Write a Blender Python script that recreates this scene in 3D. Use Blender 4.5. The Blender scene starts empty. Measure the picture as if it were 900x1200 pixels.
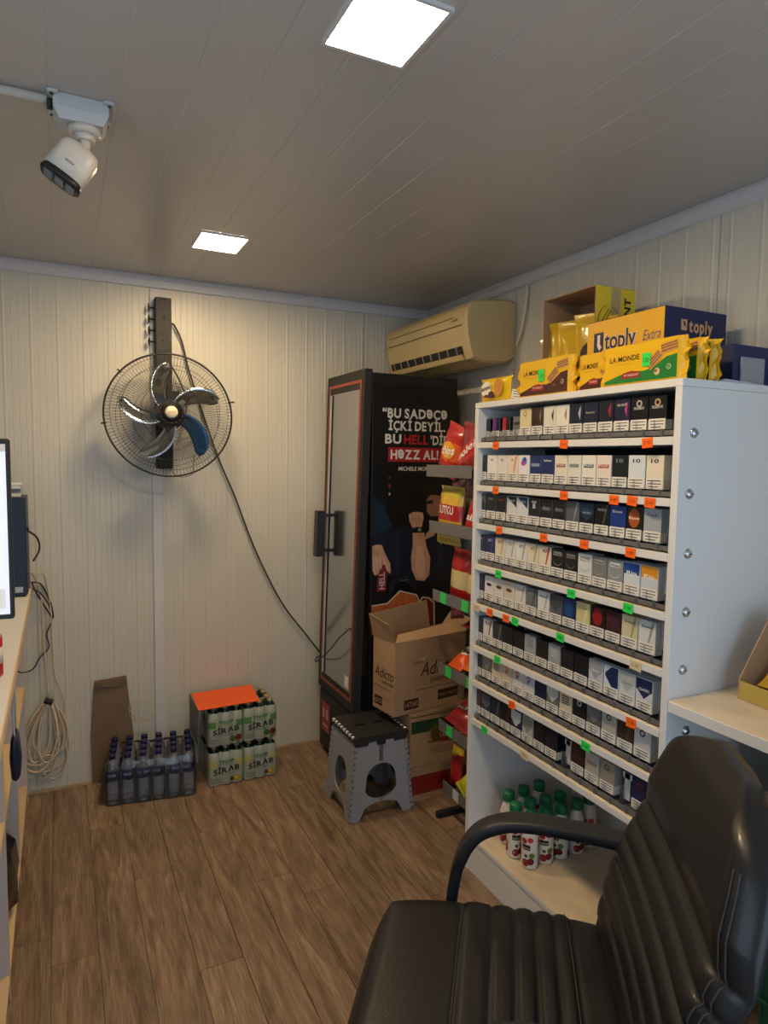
import bpy, math, random
from mathutils import Vector, Matrix, noise as mnoise
random.seed(7)
R = math.radians
C = bpy.context.scene.collection
sc = bpy.context.scene
# ------------------------------------------------------------------ camera, world, exposure
yaw, pitch, roll = 0.45797, 0.07892, 0.013864
fw = Vector((math.sin(yaw)*math.cos(pitch), math.cos(yaw)*math.cos(pitch), -math.sin(pitch)))
r0 = Vector((math.cos(yaw), -math.sin(yaw), 0)); u0 = r0.cross(fw)
rt = r0*math.cos(roll) + u0*math.sin(roll); up = -r0*math.sin(roll) + u0*math.cos(roll)
cam_d = bpy.data.cameras.new('camera'); cam = bpy.data.objects.new('camera', cam_d); C.objects.link(cam)
cam_d.sensor_fit = 'VERTICAL'; cam_d.sensor_height = 24; cam_d.lens = 774.25/1200*24
cam_d.clip_start = 0.02
cam.matrix_world = Matrix(((rt.x, up.x, -fw.x, 0), (rt.y, up.y, -fw.y, 0), (rt.z, up.z, -fw.z, 1.5), (0, 0, 0, 1)))
sc.camera = cam
sc.cycles.transparent_max_bounces = 20
sc.view_settings.view_transform = 'Standard'; sc.view_settings.look = 'None'
sc.view_settings.gamma = 1; sc.view_settings.use_curve_mapping = False
sc.view_settings.exposure = 0.05
WORLD_COL = (0.62, 0.80, 1.0); WORLD_STR = 2.2
LAMP_COL = (1.0, 0.72, 0.40); LAMP_STR = 130.0
w = bpy.data.worlds.new('daylight'); sc.world = w; w.use_nodes = True
bg = w.node_tree.nodes['Background']; bg.inputs[0].default_value = (*WORLD_COL, 1); bg.inputs[1].default_value = WORLD_STR
def portal(name, loc, rot, sx, sy):
    l = bpy.data.lights.new(name, 'AREA'); l.shape = 'RECTANGLE'; l.size = sx; l.size_y = sy
    l.cycles.is_portal = True
    o = bpy.data.objects.new(name, l); C.objects.link(o); o.location = loc; o.rotation_euler = rot
# room: x -1.0 .. 1.84, y -1.6 .. 3.216, z 0 .. 2.312
XL, XR, YF, YB, H = -1.0, 1.84, -1.6, 3.216, 2.312
portal('portal_doorway', (0.55, YF-0.03, 1.25), (R(90), 0, 0), 1.7, 1.9)
portal('portal_left_window', (XL-.03, .075, 1.525), (0, R(-90), 0), 1.1, 1.6)
portal('portal_service_window', (XR+0.03, -0.55, 1.5), (0, R(90), 0), 1.1, 1.3)

# ------------------------------------------------------------------ materials
MATS = {}
def mat(name, col, rough=.5, metal=0., trans=0., emis=0., var=.0, vscale=8., bump=0., bscale=60., coat=0., ior=1.45, alpha=1., spec=.5, stretch=None, sheen=0.):
    if name in MATS: return MATS[name]
    m = bpy.data.materials.new(name); m.use_nodes = True; nt = m.node_tree; b = nt.nodes['Principled BSDF']
    b.inputs['Base Color'].default_value = (*col, 1); b.inputs['Roughness'].default_value = rough
    b.inputs['Metallic'].default_value = metal; b.inputs['IOR'].default_value = ior
    b.inputs['Transmission Weight'].default_value = trans; b.inputs['Coat Weight'].default_value = coat
    b.inputs['Specular IOR Level'].default_value = spec; b.inputs['Alpha'].default_value = alpha
    if emis: b.inputs['Emission Color'].default_value = (*col, 1); b.inputs['Emission Strength'].default_value = emis
    if var or bump:
        tc = nt.nodes.new('ShaderNodeTexCoord'); mp = nt.nodes.new('ShaderNodeMapping'); nt.links.new(tc.outputs['Object'], mp.inputs[0])
        if stretch: mp.inputs['Scale'].default_value = stretch
        if var:
            n = nt.nodes.new('ShaderNodeTexNoise'); n.inputs['Scale'].default_value = vscale; n.inputs['Detail'].default_value = 5
            nt.links.new(mp.outputs[0], n.inputs['Vector'])
            r = nt.nodes.new('ShaderNodeValToRGB'); nt.links.new(n.outputs[0], r.inputs[0])
            r.color_ramp.elements[0].position = .3; r.color_ramp.elements[1].position = .7
            r.color_ramp.elements[0].color = (*[c*(1-var) for c in col], 1); r.color_ramp.elements[1].color = (*[min(1, c*(1+var)) for c in col], 1)
            nt.links.new(r.outputs[0], b.inputs['Base Color'])
        if bump:
            n = nt.nodes.new('ShaderNodeTexNoise'); n.inputs['Scale'].default_value = bscale; n.inputs['Detail'].default_value = 4
            nt.links.new(mp.outputs[0], n.inputs['Vector'])
            bp = nt.nodes.new('ShaderNodeBump'); bp.inputs['Strength'].default_value = bump; bp.inputs['Distance'].default_value = .004
            nt.links.new(n.outputs[0], bp.inputs['Height']); nt.links.new(bp.outputs[0], b.inputs['Normal'])
    MATS[name] = m; return m
def hexc(s):
    s = s.lstrip('#'); v = [int(s[i:i+2], 16)/255 for i in (0, 2, 4)]
    return tuple(c/12.92 if c <= .04045 else ((c+.055)/1.055)**2.4 for c in v)
def ink(h, rough=.4, coat=.0):
    return mat('print_'+h, hexc(h), rough, coat=coat)
def clear(name, tint=(1, 1, 1), rough=.03, mixf=.25, gcol=1.):
    """thin clear sheet: transparent with a Fresnel gloss (and a little body)"""
    if name in MATS: return MATS[name]
    m = bpy.data.materials.new(name); m.use_nodes = True; nt = m.node_tree; nt.nodes.clear()
    out = nt.nodes.new('ShaderNodeOutputMaterial'); t = nt.nodes.new('ShaderNodeBsdfTransparent'); g = nt.nodes.new('ShaderNodeBsdfGlossy')
    t.inputs[0].default_value = (*tint, 1); g.inputs['Roughness'].default_value = rough; g.inputs[0].default_value = (gcol, gcol, gcol, 1)
    f = nt.nodes.new('ShaderNodeFresnel'); f.inputs[0].default_value = 1.5
    mx = nt.nodes.new('ShaderNodeMixShader'); d = nt.nodes.new('ShaderNodeBsdfDiffuse'); d.inputs[0].default_value = (.75, .78, .8, 1)
    m2 = nt.nodes.new('ShaderNodeMixShader'); m2.inputs[0].default_value = mixf
    nt.links.new(t.outputs[0], m2.inputs[1]); nt.links.new(d.outputs[0], m2.inputs[2])
    nt.links.new(f.outputs[0], mx.inputs[0]); nt.links.new(m2.outputs[0], mx.inputs[1]); nt.links.new(g.outputs[0], mx.inputs[2])
    nt.links.new(mx.outputs[0], out.inputs[0]); MATS[name] = m; return m
def plank_mat():
    m = bpy.data.materials.new('laminate_oak'); m.use_nodes = True; nt = m.node_tree; b = nt.nodes['Principled BSDF']
    N = nt.nodes.new; L = nt.links.new
    tc = N('ShaderNodeTexCoord'); oi = N('ShaderNodeObjectInfo'); ad = N('ShaderNodeVectorMath'); ad.operation = 'MULTIPLY_ADD'
    cb = N('ShaderNodeCombineXYZ'); L(oi.outputs['Random'], cb.inputs[0]); L(oi.outputs['Random'], cb.inputs[1])
    L(cb.outputs[0], ad.inputs[0]); ad.inputs[1].default_value = (37, 91, 0); L(tc.outputs['Object'], ad.inputs[2])
    def nz(scale, sx, sy, det=6, dist=0.):
        mp = N('ShaderNodeMapping'); mp.inputs['Scale'].default_value = (sx, sy, 1); L(ad.outputs[0], mp.inputs[0])
        n = N('ShaderNodeTexNoise'); n.inputs['Scale'].default_value = scale; n.inputs['Detail'].default_value = det; n.inputs['Distortion'].default_value = dist
        L(mp.outputs[0], n.inputs['Vector']); return n
    g1 = nz(3.2, 7, .9, 6, 1.6); g2 = nz(30, 8, .35, 3); g3 = nz(1.1, 1, 1, 3)
    r1 = N('ShaderNodeValToRGB'); L(g1.outputs[0], r1.inputs[0]); e = r1.color_ramp.elements
    e[0].position = .3; e[0].color = (.165, .105, .066, 1); e[1].position = .72; e[1].color = (.40, .285, .190, 1)
    k = r1.color_ramp.elements.new(.5); k.color = (.285, .190, .122, 1)
    r2 = N('ShaderNodeMapRange'); L(g2.outputs[0], r2.inputs[0]); r2.inputs[1].default_value = .3; r2.inputs[2].default_value = .7; r2.inputs[3].default_value = .62; r2.inputs[4].default_value = 1.22
    r3 = N('ShaderNodeMapRange'); L(oi.outputs['Random'], r3.inputs[0]); r3.inputs[3].default_value = .80; r3.inputs[4].default_value = 1.10
    r4 = N('ShaderNodeMapRange'); L(g3.outputs[0], r4.inputs[0]); r4.inputs[1].default_value = .3; r4.inputs[2].default_value = .7; r4.inputs[3].default_value = .85; r4.inputs[4].default_value = 1.1
    m1 = N('ShaderNodeMath'); m1.operation = 'MULTIPLY'; L(r2.outputs[0], m1.inputs[0]); L(r3.outputs[0], m1.inputs[1])
    m2 = N('ShaderNodeMath'); m2.operation = 'MULTIPLY'; L(m1.outputs[0], m2.inputs[0]); L(r4.outputs[0], m2.inputs[1])
    vm = N('ShaderNodeVectorMath'); vm.operation = 'SCALE'; L(r1.outputs[0], vm.inputs[0]); L(m2.outputs[0], vm.inputs['Scale'])
    L(vm.outputs[0], b.inputs['Base Color']); b.inputs['Roughness'].default_value = .42
    bp = N('ShaderNodeBump'); bp.inputs['Strength'].default_value = .25; bp.inputs['Distance'].default_value = .001; L(g2.outputs[0], bp.inputs['Height']); L(bp.outputs[0], b.inputs['Normal'])
    return m
M = dict(
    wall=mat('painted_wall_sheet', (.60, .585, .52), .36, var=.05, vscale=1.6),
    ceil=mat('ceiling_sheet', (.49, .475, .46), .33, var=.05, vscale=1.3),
    trim=mat('trim_white', (.62, .62, .64), .4), core=mat('wall_core', (.35, .35, .34), .8),
    white=mat('melamine_white', (.74, .74, .735), .35), beige=mat('edge_beige', (.78, .66, .46), .45, var=.12, vscale=9, stretch=(1, .2, 1)),
    board=mat('shelf_top_travertine', (.66, .55, .40), .35, var=.16, vscale=14, stretch=(1, .35, 1)),
    steel=mat('steel', (.55, .56, .58), .28, 1.), dsteel=mat('dark_steel', (.10, .10, .11), .4, .8),
    black=mat('black_plastic', (.012, .012, .013), .38), blackm=mat('black_matte', (.02, .02, .021), .6),
    cooler=mat('cooler_black_sheet', (.012, .0125, .014), .32), coolin=mat('cooler_interior', (.10, .10, .095), .5),
    leather=mat('black_leather', (.009, .009, .010), .38, bump=.12, bscale=160, coat=.10), thread=mat('grey_thread', (.05, .048, .046), .8),
    armm=mat('armrest_plastic', (.018, .019, .022), .42),
    card=mat('cardboard', (.40, .255, .14), .8, var=.10, vscale=5), cardin=mat('cardboard_inside', (.47, .31, .17), .85, var=.08, vscale=5), cardd=mat('old_cardboard', (.20, .135, .085), .8, var=.15, vscale=6),
    tape=mat('clear_tape', (.5, .45, .38), .2, coat=.5),
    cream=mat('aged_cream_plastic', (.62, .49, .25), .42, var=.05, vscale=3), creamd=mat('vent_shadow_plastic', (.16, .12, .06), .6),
    camw=mat('camera_white', (.66, .62, .55), .35), camb=mat('junction_box_grey', (.52, .54, .55), .45),
    glass=clear('cooler_glass', (.80, .84, .83), .16, .06, .55), bottle=clear('water_bottle_plastic', (.985, .99, .995), .06, .20), wrap=clear('shrink_film', (.985, .99, .99), .10, .02),
    tray=mat('tray_grey_acrylic', (.15, .145, .145), .25, coat=.3), traycl=clear('tray_clear_acrylic', (.85, .88, .9), .08, .12),
    cap=mat('green_cap', (.008, .16, .07), .4), sleeve=mat('white_sleeve', (.72, .70, .66), .3, coat=.3),
    chrome=mat('blade_chrome', (.55, .60, .66), .16, 1.), blade_reflect=mat('blade_blue_reflection', (.03, .12, .30), .25, .7),
    stool=mat('stool_grey', (.30, .31, .335), .5, bump=.6, bscale=70), stoolt=mat('stool_black_top', (.02, .02, .021), .5, bump=.5, bscale=90), dotw=mat('stool_dot_white', (.7, .7, .7), .5),
    cable=mat('cable_beige', (.66, .55, .41), .5), cableg=mat('cable_grey', (.42, .42, .42), .5), cableb=mat('cable_black', (.02, .02, .022), .5),
    navy=mat('navy_case', (.009, .018, .048), .45), screen=mat('screen_glow', (.80, .80, .90), .3, emis=.5),
    lilac=mat('cabinet_panel_grey', (.50, .48, .50), .4), ply=mat('cabinet_beige_wood', (.66, .50, .30), .5, var=.12, vscale=7, stretch=(1, .2, 1)),
    copper=mat('cooler_trim_copper', (.34, .07, .04), .4, .3),
)
M['lamp'] = None

# ------------------------------------------------------------------ mesh builder
_TEXT = {}
def text_mesh(s, off=.0):
    k = (s, off)
    if k in _TEXT: return _TEXT[k]
    c = bpy.data.curves.new('lettering', 'FONT'); c.body = s; c.resolution_u = 3; c.offset = off; c.align_x = 'CENTER'; c.fill_mode = 'FRONT' if hasattr(c, 'fill_mode') else c.fill_mode
    o = bpy.data.objects.new('lettering', c); C.objects.link(o)
    d = bpy.context.evaluated_depsgraph_get(); m = bpy.data.meshes.new_from_object(o.evaluated_get(d))
    res = ([tuple(v.co[:2]) for v in m.vertices], [tuple(p.vertices) for p in m.polygons])
    bpy.data.objects.remove(o); bpy.data.curves.remove(c); bpy.data.meshes.remove(m)
    _TEXT[k] = res; return res
def spaced_text(s, off=.0, gap=.075):
    """letters set one by one; the schwa is a turned e at capital height"""
    V, F_, x = [], [], 0.
    for ch in s:
        if ch == ' ': x += .26; continue
        vs, fs = text_mesh('e' if ch == 'Ə' else ch, off)
        if ch == 'Ə':
            y1 = max(v[1] for v in vs); k = .69/y1; vs = [(-v[0]*k*.92, (y1-v[1])*k) for v in vs]
        x0 = min(v[0] for v in vs); x1 = max(v[0] for v in vs); n = len(V)
        V += [(v[0]-x0+x, v[1]) for v in vs]; F_ += [tuple(n+i for i in f) for f in fs]; x += x1-x0+gap
    return V, F_
def shape_mesh(loops):
    """2D filled outline with holes -> verts, faces"""
    c = bpy.data.curves.new('outline', 'CURVE'); c.dimensions = '2D'; c.fill_mode = 'BOTH'; c.fill_mode = 'BOTH'
    for lp in loops:
        s = c.splines.new('POLY'); s.points.add(len(lp)-1); s.use_cyclic_u = True
        for p, q in zip(s.points, lp): p.co = (q[0], q[1], 0, 1)
    o = bpy.data.objects.new('outline', c); C.objects.link(o)
    d = bpy.context.evaluated_depsgraph_get(); m = bpy.data.meshes.new_from_object(o.evaluated_get(d))
    res = ([tuple(v.co[:2]) for v in m.vertices], [tuple(p.vertices) for p in m.polygons])
    bpy.data.objects.remove(o); bpy.data.curves.remove(c); bpy.data.meshes.remove(m)
    return res
class MB:
    def __init__(s): s.v = []; s.f = []; s.m = []; s.sm = []; s.mats = []
    def mi(s, m):
        if m not in s.mats: s.mats.append(m)
        return s.mats.index(m)
    def add(s, vs, fs, m, smooth=False):
        k = len(s.v); i = s.mi(m); s.v += [tuple(v) for v in vs]
        for f in fs: s.f.append(tuple(k+a for a in f)); s.m.append(i); s.sm.append(smooth)
        return s
    def box(s, x0, x1, y0, y1, z0, z1, m, bev=0.):
        c = ((x0+x1)/2, (y0+y1)/2, (z0+z1)/2); return s.obox(c, (abs(x1-x0)/2, abs(y1-y0)/2, abs(z1-z0)/2), Matrix.Identity(3), m, bev)
    def obox(s, c, h, rot, m, bev=0.):
        c = Vector(c); vs = []; fs = []
        if bev <= 0:
            for a in (-1, 1):
                for b in (-1, 1):
                    for d in (-1, 1): vs.append(c+rot@Vector((a*h[0], b*h[1], d*h[2])))
            fs = [(0, 1, 3, 2), (4, 6, 7, 5), (0, 4, 5, 1), (2, 3, 7, 6), (0, 2, 6, 4), (1, 5, 7, 3)]
            return s.add(vs, fs, m)
        idx = {}
        for a in (-1, 1):
            for b in (-1, 1):
                for d in (-1, 1):
                    for ax in range(3):
                        p = [a*(h[0]-bev), b*(h[1]-bev), d*(h[2]-bev)]; sg = (a, b, d)[ax]; p[ax] = sg*h[ax]
                        idx[(a, b, d, ax)] = len(vs); vs.append(c+rot@Vector(p))
        for ax in range(3):
            o1, o2 = [i for i in range(3) if i != ax]
            for sg in (-1, 1):
                q = []
                for (p1, p2) in ((-1, -1), (1, -1), (1, 1), (-1, 1)):
                    k = [0, 0, 0]; k[ax] = sg; k[o1] = p1; k[o2] = p2; q.append(idx[(*k, ax)])
                fs.append(tuple(q))
        for ax in range(3):
            o1, o2 = [i for i in range(3) if i != ax]
            for s1 in (-1, 1):
                for s2 in (-1, 1):
                    k1 = [0, 0, 0]; k2 = [0, 0, 0]
                    k1[ax] = -1; k2[ax] = 1; k1[o1] = k2[o1] = s1; k1[o2] = k2[o2] = s2
                    fs.append((idx[(*k1, o1)], idx[(*k2, o1)], idx[(*k2, o2)], idx[(*k1, o2)]))
        for a in (-1, 1):
            for b in (-1, 1):
                for d in (-1, 1): fs.append((idx[(a, b, d, 0)], idx[(a, b, d, 1)], idx[(a, b, d, 2)]))
        return s.add(vs, fs, m)
    def tube(s, pts, r, m, n=6, cap=True, flat=1.):
        pts = [Vector(p) for p in pts]; rings = []; N = len(pts); vs = []
        t = (pts[1]-pts[0]).normalized(); a = t.orthogonal().normalized()
        for i, p in enumerate(pts):
            t2 = (pts[min(i+1, N-1)]-pts[max(i-1, 0)]).normalized()
            if t2.length < .5: t2 = t
            a = (a-t2*a.dot(t2)).normalized(); b = t2.cross(a); t = t2
            rr = r[i] if isinstance(r, (list, tuple)) else r
            for k in range(n): vs.append(p+(a*math.cos(2*math.pi*k/n)+b*math.sin(2*math.pi*k/n)*flat)*rr)
        fs = [(i*n+k, i*n+(k+1) % n, (i+1)*n+(k+1) % n, (i+1)*n+k) for i in range(N-1) for k in range(n)]
        if cap: fs += [tuple(range(n-1, -1, -1)), tuple((N-1)*n+k for k in range(n))]
        return s.add(vs, fs, m, True)
    def ring(s, c, r, ax1, ax2, rr, m, n=48, k=4):
        c = Vector(c); a = Vector(ax1); b = Vector(ax2); nn = a.cross(b).normalized(); vs = []
        for i in range(n):
            t = 2*math.pi*i/n; d = a*math.cos(t)+b*math.sin(t)
            for j in range(k):
                q = 2*math.pi*(j+.5)/k; vs.append(c+d*(r+rr*math.cos(q))+nn*rr*math.sin(q))
        fs = [(i*k+j, ((i+1) % n)*k+j, ((i+1) % n)*k+(j+1) % k, i*k+(j+1) % k) for i in range(n) for j in range(k)]
        return s.add(vs, fs, m, True)
    def lathe(s, c, prof, m, n=16, axis='z', mats=None, smooth=True):
        """prof: [(r, h)...]; mats: optional material per band"""
        c = Vector(c); vs = []
        for (r, h) in prof:
            for k in range(n):
                t = 2*math.pi*k/n; p = Vector((r*math.cos(t), r*math.sin(t), h))
                if axis == 'y': p = Vector((p.x, -p.z, p.y))
                elif axis == 'x': p = Vector((p.z, p.x, p.y))
                elif isinstance(axis, Matrix): p = axis@p
                vs.append(c+p)
        base = len(s.v); s.v += [tuple(v) for v in vs]
        for i in range(len(prof)-1):
            mm = s.mi(mats[i] if mats else m)
            for k in range(n):
                s.f.append((base+i*n+k, base+i*n+(k+1) % n, base+(i+1)*n+(k+1) % n, base+(i+1)*n+k)); s.m.append(mm); s.sm.append(smooth)
        for i in (0, len(prof)-1):
            if prof[i][0] > 1e-5:
                s.f.append(tuple(base+i*n+k for k in (range(n-1, -1, -1) if i == 0 else range(n)))); s.m.append(s.mi(mats[max(0, i-1)] if mats else m)); s.sm.append(False)
        return s
    def extrude(s, poly, o, ux, uy, uz, m, depth, mside=None):
        """closed 2D outline (list, or list of loops) extruded along uz by depth"""
        loops = poly if isinstance(poly[0][0], (list, tuple)) else [poly]
        o, ux, uy, uz = Vector(o), Vector(ux), Vector(uy), Vector(uz)
        vs, fs = shape_mesh(loops)
        P = lambda p, d: o+ux*p[0]+uy*p[1]+uz*d
        s.add([P(p, 0) for p in vs], fs, m); s.add([P(p, depth) for p in vs], [f[::-1] for f in fs], m)
        for lp in loops:
            n = len(lp); s.add([P(p, 0) for p in lp]+[P(p, depth) for p in lp], [(i, (i+1) % n, n+(i+1) % n, n+i) for i in range(n)], mside or m)
        return s
    def build(s, name, parent=None, **k):
        me = bpy.data.meshes.new(name); me.from_pydata([tuple(v) for v in s.v], [], s.f)
        for m in s.mats: me.materials.append(m)
        me.polygons.foreach_set('material_index', s.m); me.polygons.foreach_set('use_smooth', s.sm); me.update()
        o = bpy.data.objects.new(name, me); C.objects.link(o)
        if parent: o.parent = parent
        tag(o, **k); return o
class Face:
    """flat (or mapped) print area"""
    def __init__(s, mb, o, ux, uy, lift=.0006, fn=None):
        s.mb = mb; s.o = Vector(o); s.ux = Vector(ux).normalized(); s.uy = Vector(uy).normalized(); s.n = s.ux.cross(s.uy); s.lift = lift; s.fn = fn
    def P(s, a, b, l): return s.fn(a, b, l) if s.fn else s.o+s.ux*a+s.uy*b+s.n*l
    def poly(s, pts, m, lev=1):
        pts = [tuple(p) for p in pts]
        if len(pts) > 4: vs, fs = shape_mesh([pts])
        else: vs, fs = pts, [tuple(range(len(pts)))]
        s.mb.add([s.P(a, b, s.lift*lev) for a, b in vs], fs, m); return s
    def rect(s, a0, a1, b0, b1, m, lev=1, n=1):
        vs = [(a0+(a1-a0)*i/n, b) for b in (b0, b1) for i in range(n+1)]
        s.mb.add([s.P(a, b, s.lift*lev) for a, b in vs], [(i, i+1, n+2+i, n+1+i) for i in range(n)], m); return s
    def disc(s, a, b, r, m, lev=1, rb=None, n=14):
        rb = rb or r; s.mb.add([s.P(a, b, s.lift*lev)]+[s.P(a+r*math.cos(2*math.pi*i/n), b+rb*math.sin(2*math.pi*i/n), s.lift*lev) for i in range(n)], [(0, 1+i, 1+(i+1) % n) for i in range(n)], m); return s
    def text(s, t, a, b, h, m, lev=2, wid=None, off=.0, shear=0., slope=0.):
        vs, fs = spaced_text(t, off) if ('Ə' in t or off > .0245) else text_mesh(t, off)
        if not vs: return s
        k = h/.69; xs = [v[0] for v in vs]; W = max(xs)-min(xs); cx = (max(xs)+min(xs))/2; kx = (wid/W) if wid else k
        s.mb.add([s.P(a+(x-cx)*kx+shear*y*k, b+y*k+slope*(x-cx)*kx, s.lift*lev) for x, y in vs], fs, m); return s
def tag(o, label=None, category=None, group=None, kind=None):
    for k, v in (('label', label), ('category', category), ('group', group), ('kind', kind)):
        if v: o[k] = v
    return o
def thing(name, label, category, loc=(0, 0, 0), rz=0., group=None, rot=None):
    o = bpy.data.objects.new(name, None); C.objects.link(o); o.location = loc; o.rotation_euler = rot or (0, 0, rz); o.empty_display_size = .05
    return tag(o, label, category, group)
def smooth_path(pts, n=6):
    pts = [Vector(p) for p in pts]; out = []
    for i in range(len(pts)-1):
        p0 = pts[max(i-1, 0)]; p1 = pts[i]; p2 = pts[i+1]; p3 = pts[min(i+2, len(pts)-1)]
        for k in range(n):
            t = k/n; out.append(.5*((2*p1)+(p2-p0)*t+(2*p0-5*p1+4*p2-p3)*t*t+(3*p1-p0-3*p2+p3)*t**3))
    out.append(pts[-1]); return out
def copy_obj(o, parent=None, name=None):
    c = o.copy(); C.objects.link(c)
    if parent is not None: c.parent = parent
    return c
def copy_tree(o, parent=None):
    c = copy_obj(o, parent)
    for ch in list(o.children): copy_tree(ch, c)
    return c
I3 = Matrix.Identity(3)

# ------------------------------------------------------------------ the room shell
def struct(name, mb, parent=None):
    o = mb.build(name, parent)
    if parent is None: o['kind'] = 'structure'
    return o
fl = struct('floor', MB().box(XL-.06, XR+.06, YF-.06, YB+.06, -.06, -.005, M['core']))
PM = plank_mat(); pw = .13; plen = 1.15
plank_mesh = {}
def plank(x0, x1, y0, y1):
    lx, ly = round(x1-x0, 3), round(y1-y0, 3)
    if (lx, ly) not in plank_mesh:
        b = MB(); e = .0007; c = .0012; a, d = lx/2-e, ly/2-e
        vs = [(-a, -d, -.005), (a, -d, -.005), (a, d, -.005), (-a, d, -.005), (-a, -d, -c), (a, -d, -c), (a, d, -c), (-a, d, -c),
              (-a+c, -d+c, 0), (a-c, -d+c, 0), (a-c, d-c, 0), (-a+c, d-c, 0)]
        fs = [(8, 9, 10, 11)]+[(i, (i+1) % 4, 4+(i+1) % 4, 4+i) for i in range(4)]+[(4+i, 4+(i+1) % 4, 8+(i+1) % 4, 8+i) for i in range(4)]
        b.add(vs, fs, PM); o = b.build('floor_plank', fl); plank_mesh[(lx, ly)] = o.data
    else:
        o = bpy.data.objects.new('floor_plank', plank_mesh[(lx, ly)]); C.objects.link(o); o.parent = fl
    o.location = ((x0+x1)/2, (y0+y1)/2, 0)
k = -8; i = 0
while -.052+pw*k < XR:
    x0, x1 = max(XL, -.052+pw*k), min(XR, -.052+pw*(k+1))
    if x1 > XL+.01 and x1-x0 > .01:
        offs = [0.0, .42, .83, .2, .62, 1.02][k % 6]
        y = YB-offs-plen if offs else YB-plen
        ys = [YB]
        yy = YB-offs if offs > .05 else YB-plen
        while yy > YF+.05: ys.append(yy); yy -= plen
        ys.append(YF)
        for a, b in zip(ys, ys[1:]): plank(x0, x1, b, a)
    k += 1
def ribbed(s0, s1, z0, z1, fn, m=None, pitch=.0255, big=4):
    """ribbed sandwich-panel skin; fn(s, depth, z) -> point"""
    b = MB(); prof = [(s0, -.006), (s0+.0015, 0)]; n = int((s1-s0-.02)/pitch); k0 = (s1-s0-n*pitch)/2
    for i in range(n+1):
        s = s0+k0+i*pitch
        if i % big == 0: prof += [(s-.006, 0), (s-.003, .0019), (s+.003, .0019), (s+.006, 0)]
        else: prof += [(s-.0018, 0), (s, -.0013), (s+.0018, 0)]
    prof += [(s1-.0015, 0), (s1, -.006)]
    vs = [fn(s, d, z) for z in (z0, z1) for s, d in prof]; N = len(prof)
    b.add(vs, [(j, j+1, N+j+1, N+j) for j in range(N-1)], m or M['wall']); return b
wb = struct('wall_back', MB().box(XL-.06, XR+.06, YB+.006, YB+.06, 0, H+.02, M['core']))
for a, b in ((XL, -.62), (-.62, .411), (.411, 1.457), (1.457, XR)):
    ribbed(a+.001, b-.001, 0, H, lambda s, d, z: (s, YB-d, z)).build('wall_panel', wb)
wr = MB().box(XR+.006, XR+.06, 0.05, YB+.06, 0, H+.02, M['core']).box(XR+.006, XR+.06, YF-.06, .05, 0, .95, M['core']).box(XR+.006, XR+.06, YF-.06, .05, 2.05, H+.02, M['core']).box(XR+.006, XR+.06, YF-.06, -1.15, .95, 2.05, M['core'])
wr = struct('wall_right', wr)
for a, b in ((1.424, 2.44), (2.44, YB), (.05, 1.424)):
    ribbed(a+.001, b-.001, 0, H, lambda s, d, z: (XR-d, s, z)).build('wall_panel', wr)
for z0, z1 in ((0, .95), (2.05, H)): ribbed(YF, .049, z0, z1, lambda s, d, z: (XR-d, s, z)).build('wall_panel', wr)
ribbed(YF, -1.15, .95, 2.05, lambda s, d, z: (XR-d, s, z)).build('wall_panel', wr)
wl = struct('wall_left', MB().box(XL-.06, XL-.006, .85, YB+.06, 0, H+.02, M['core']).box(XL-.06, XL-.006, YF-.06, .85, 0, 1.0, M['core']).box(XL-.06, XL-.006, YF-.06, .85, 2.05, H+.02, M['core']).box(XL-.06, XL-.006, YF-.06, -.7, 1.0, 2.05, M['core']))
for z0, z1 in ((0, 1.0), (2.05, H)): ribbed(YF, .849, z0, z1, lambda s, d, z: (XL+d, s, z)).build('wall_panel', wl)
ribbed(YF, -.7, 1.0, 2.05, lambda s, d, z: (XL+d, s, z)).build('wall_panel', wl)
struct('window_2', MB().box(XL-.07, XL+.01, -.74, -.68, .96, 2.09, M['trim'], .004).box(XL-.07, XL+.01, .83, .89, .96, 2.09, M['trim'], .004).box(XL-.07, XL+.01, -.68, .83, .96, 1.01, M['trim'], .004).box(XL-.07, XL+.01, -.68, .83, 2.04, 2.09, M['trim'], .004))
for a, b in ((.85, 1.7), (1.7, 2.5), (2.5, YB)):
    ribbed(a+.001, b-.001, 0, H, lambda s, d, z: (XL+d, s, z)).build('wall_panel', wl)
wf = struct('wall_front', MB().box(XL-.06, -.3, YF-.06, YF-.006, 0, H+.02, M['wall']).box(1.4, XR+.06, YF-.06, YF-.006, 0, H+.02, M['wall']).box(-.3, 1.4, YF-.06, YF-.006, 2.15, H+.02, M['wall']))
struct('trim_1', MB().box(-.34, -.28, YF-.07, YF+.02, 0, 2.19, M['trim'], .004).box(1.38, 1.44, YF-.07, YF+.02, 0, 2.19, M['trim'], .004).box(-.28, 1.38, YF-.07, YF+.02, 2.13, 2.19, M['trim'], .004))
struct('window_1', MB().box(XR-.01, XR+.07, -1.19, -1.13, .91, 2.09, M['trim'], .004).box(XR-.01, XR+.07, .03, .09, .91, 2.09, M['trim'], .004).box(XR-.01, XR+.07, -1.13, .03, .91, .96, M['trim'], .004).box(XR-.01, XR+.07, -1.13, .03, 2.04, 2.09, M['trim'], .004))
ce = MB()
ce.box(XL-.06, XR+.06, YF-.06, YB+.06, H+.006, H+.06, M['core'])
ce = struct('ceiling', ce)
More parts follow.
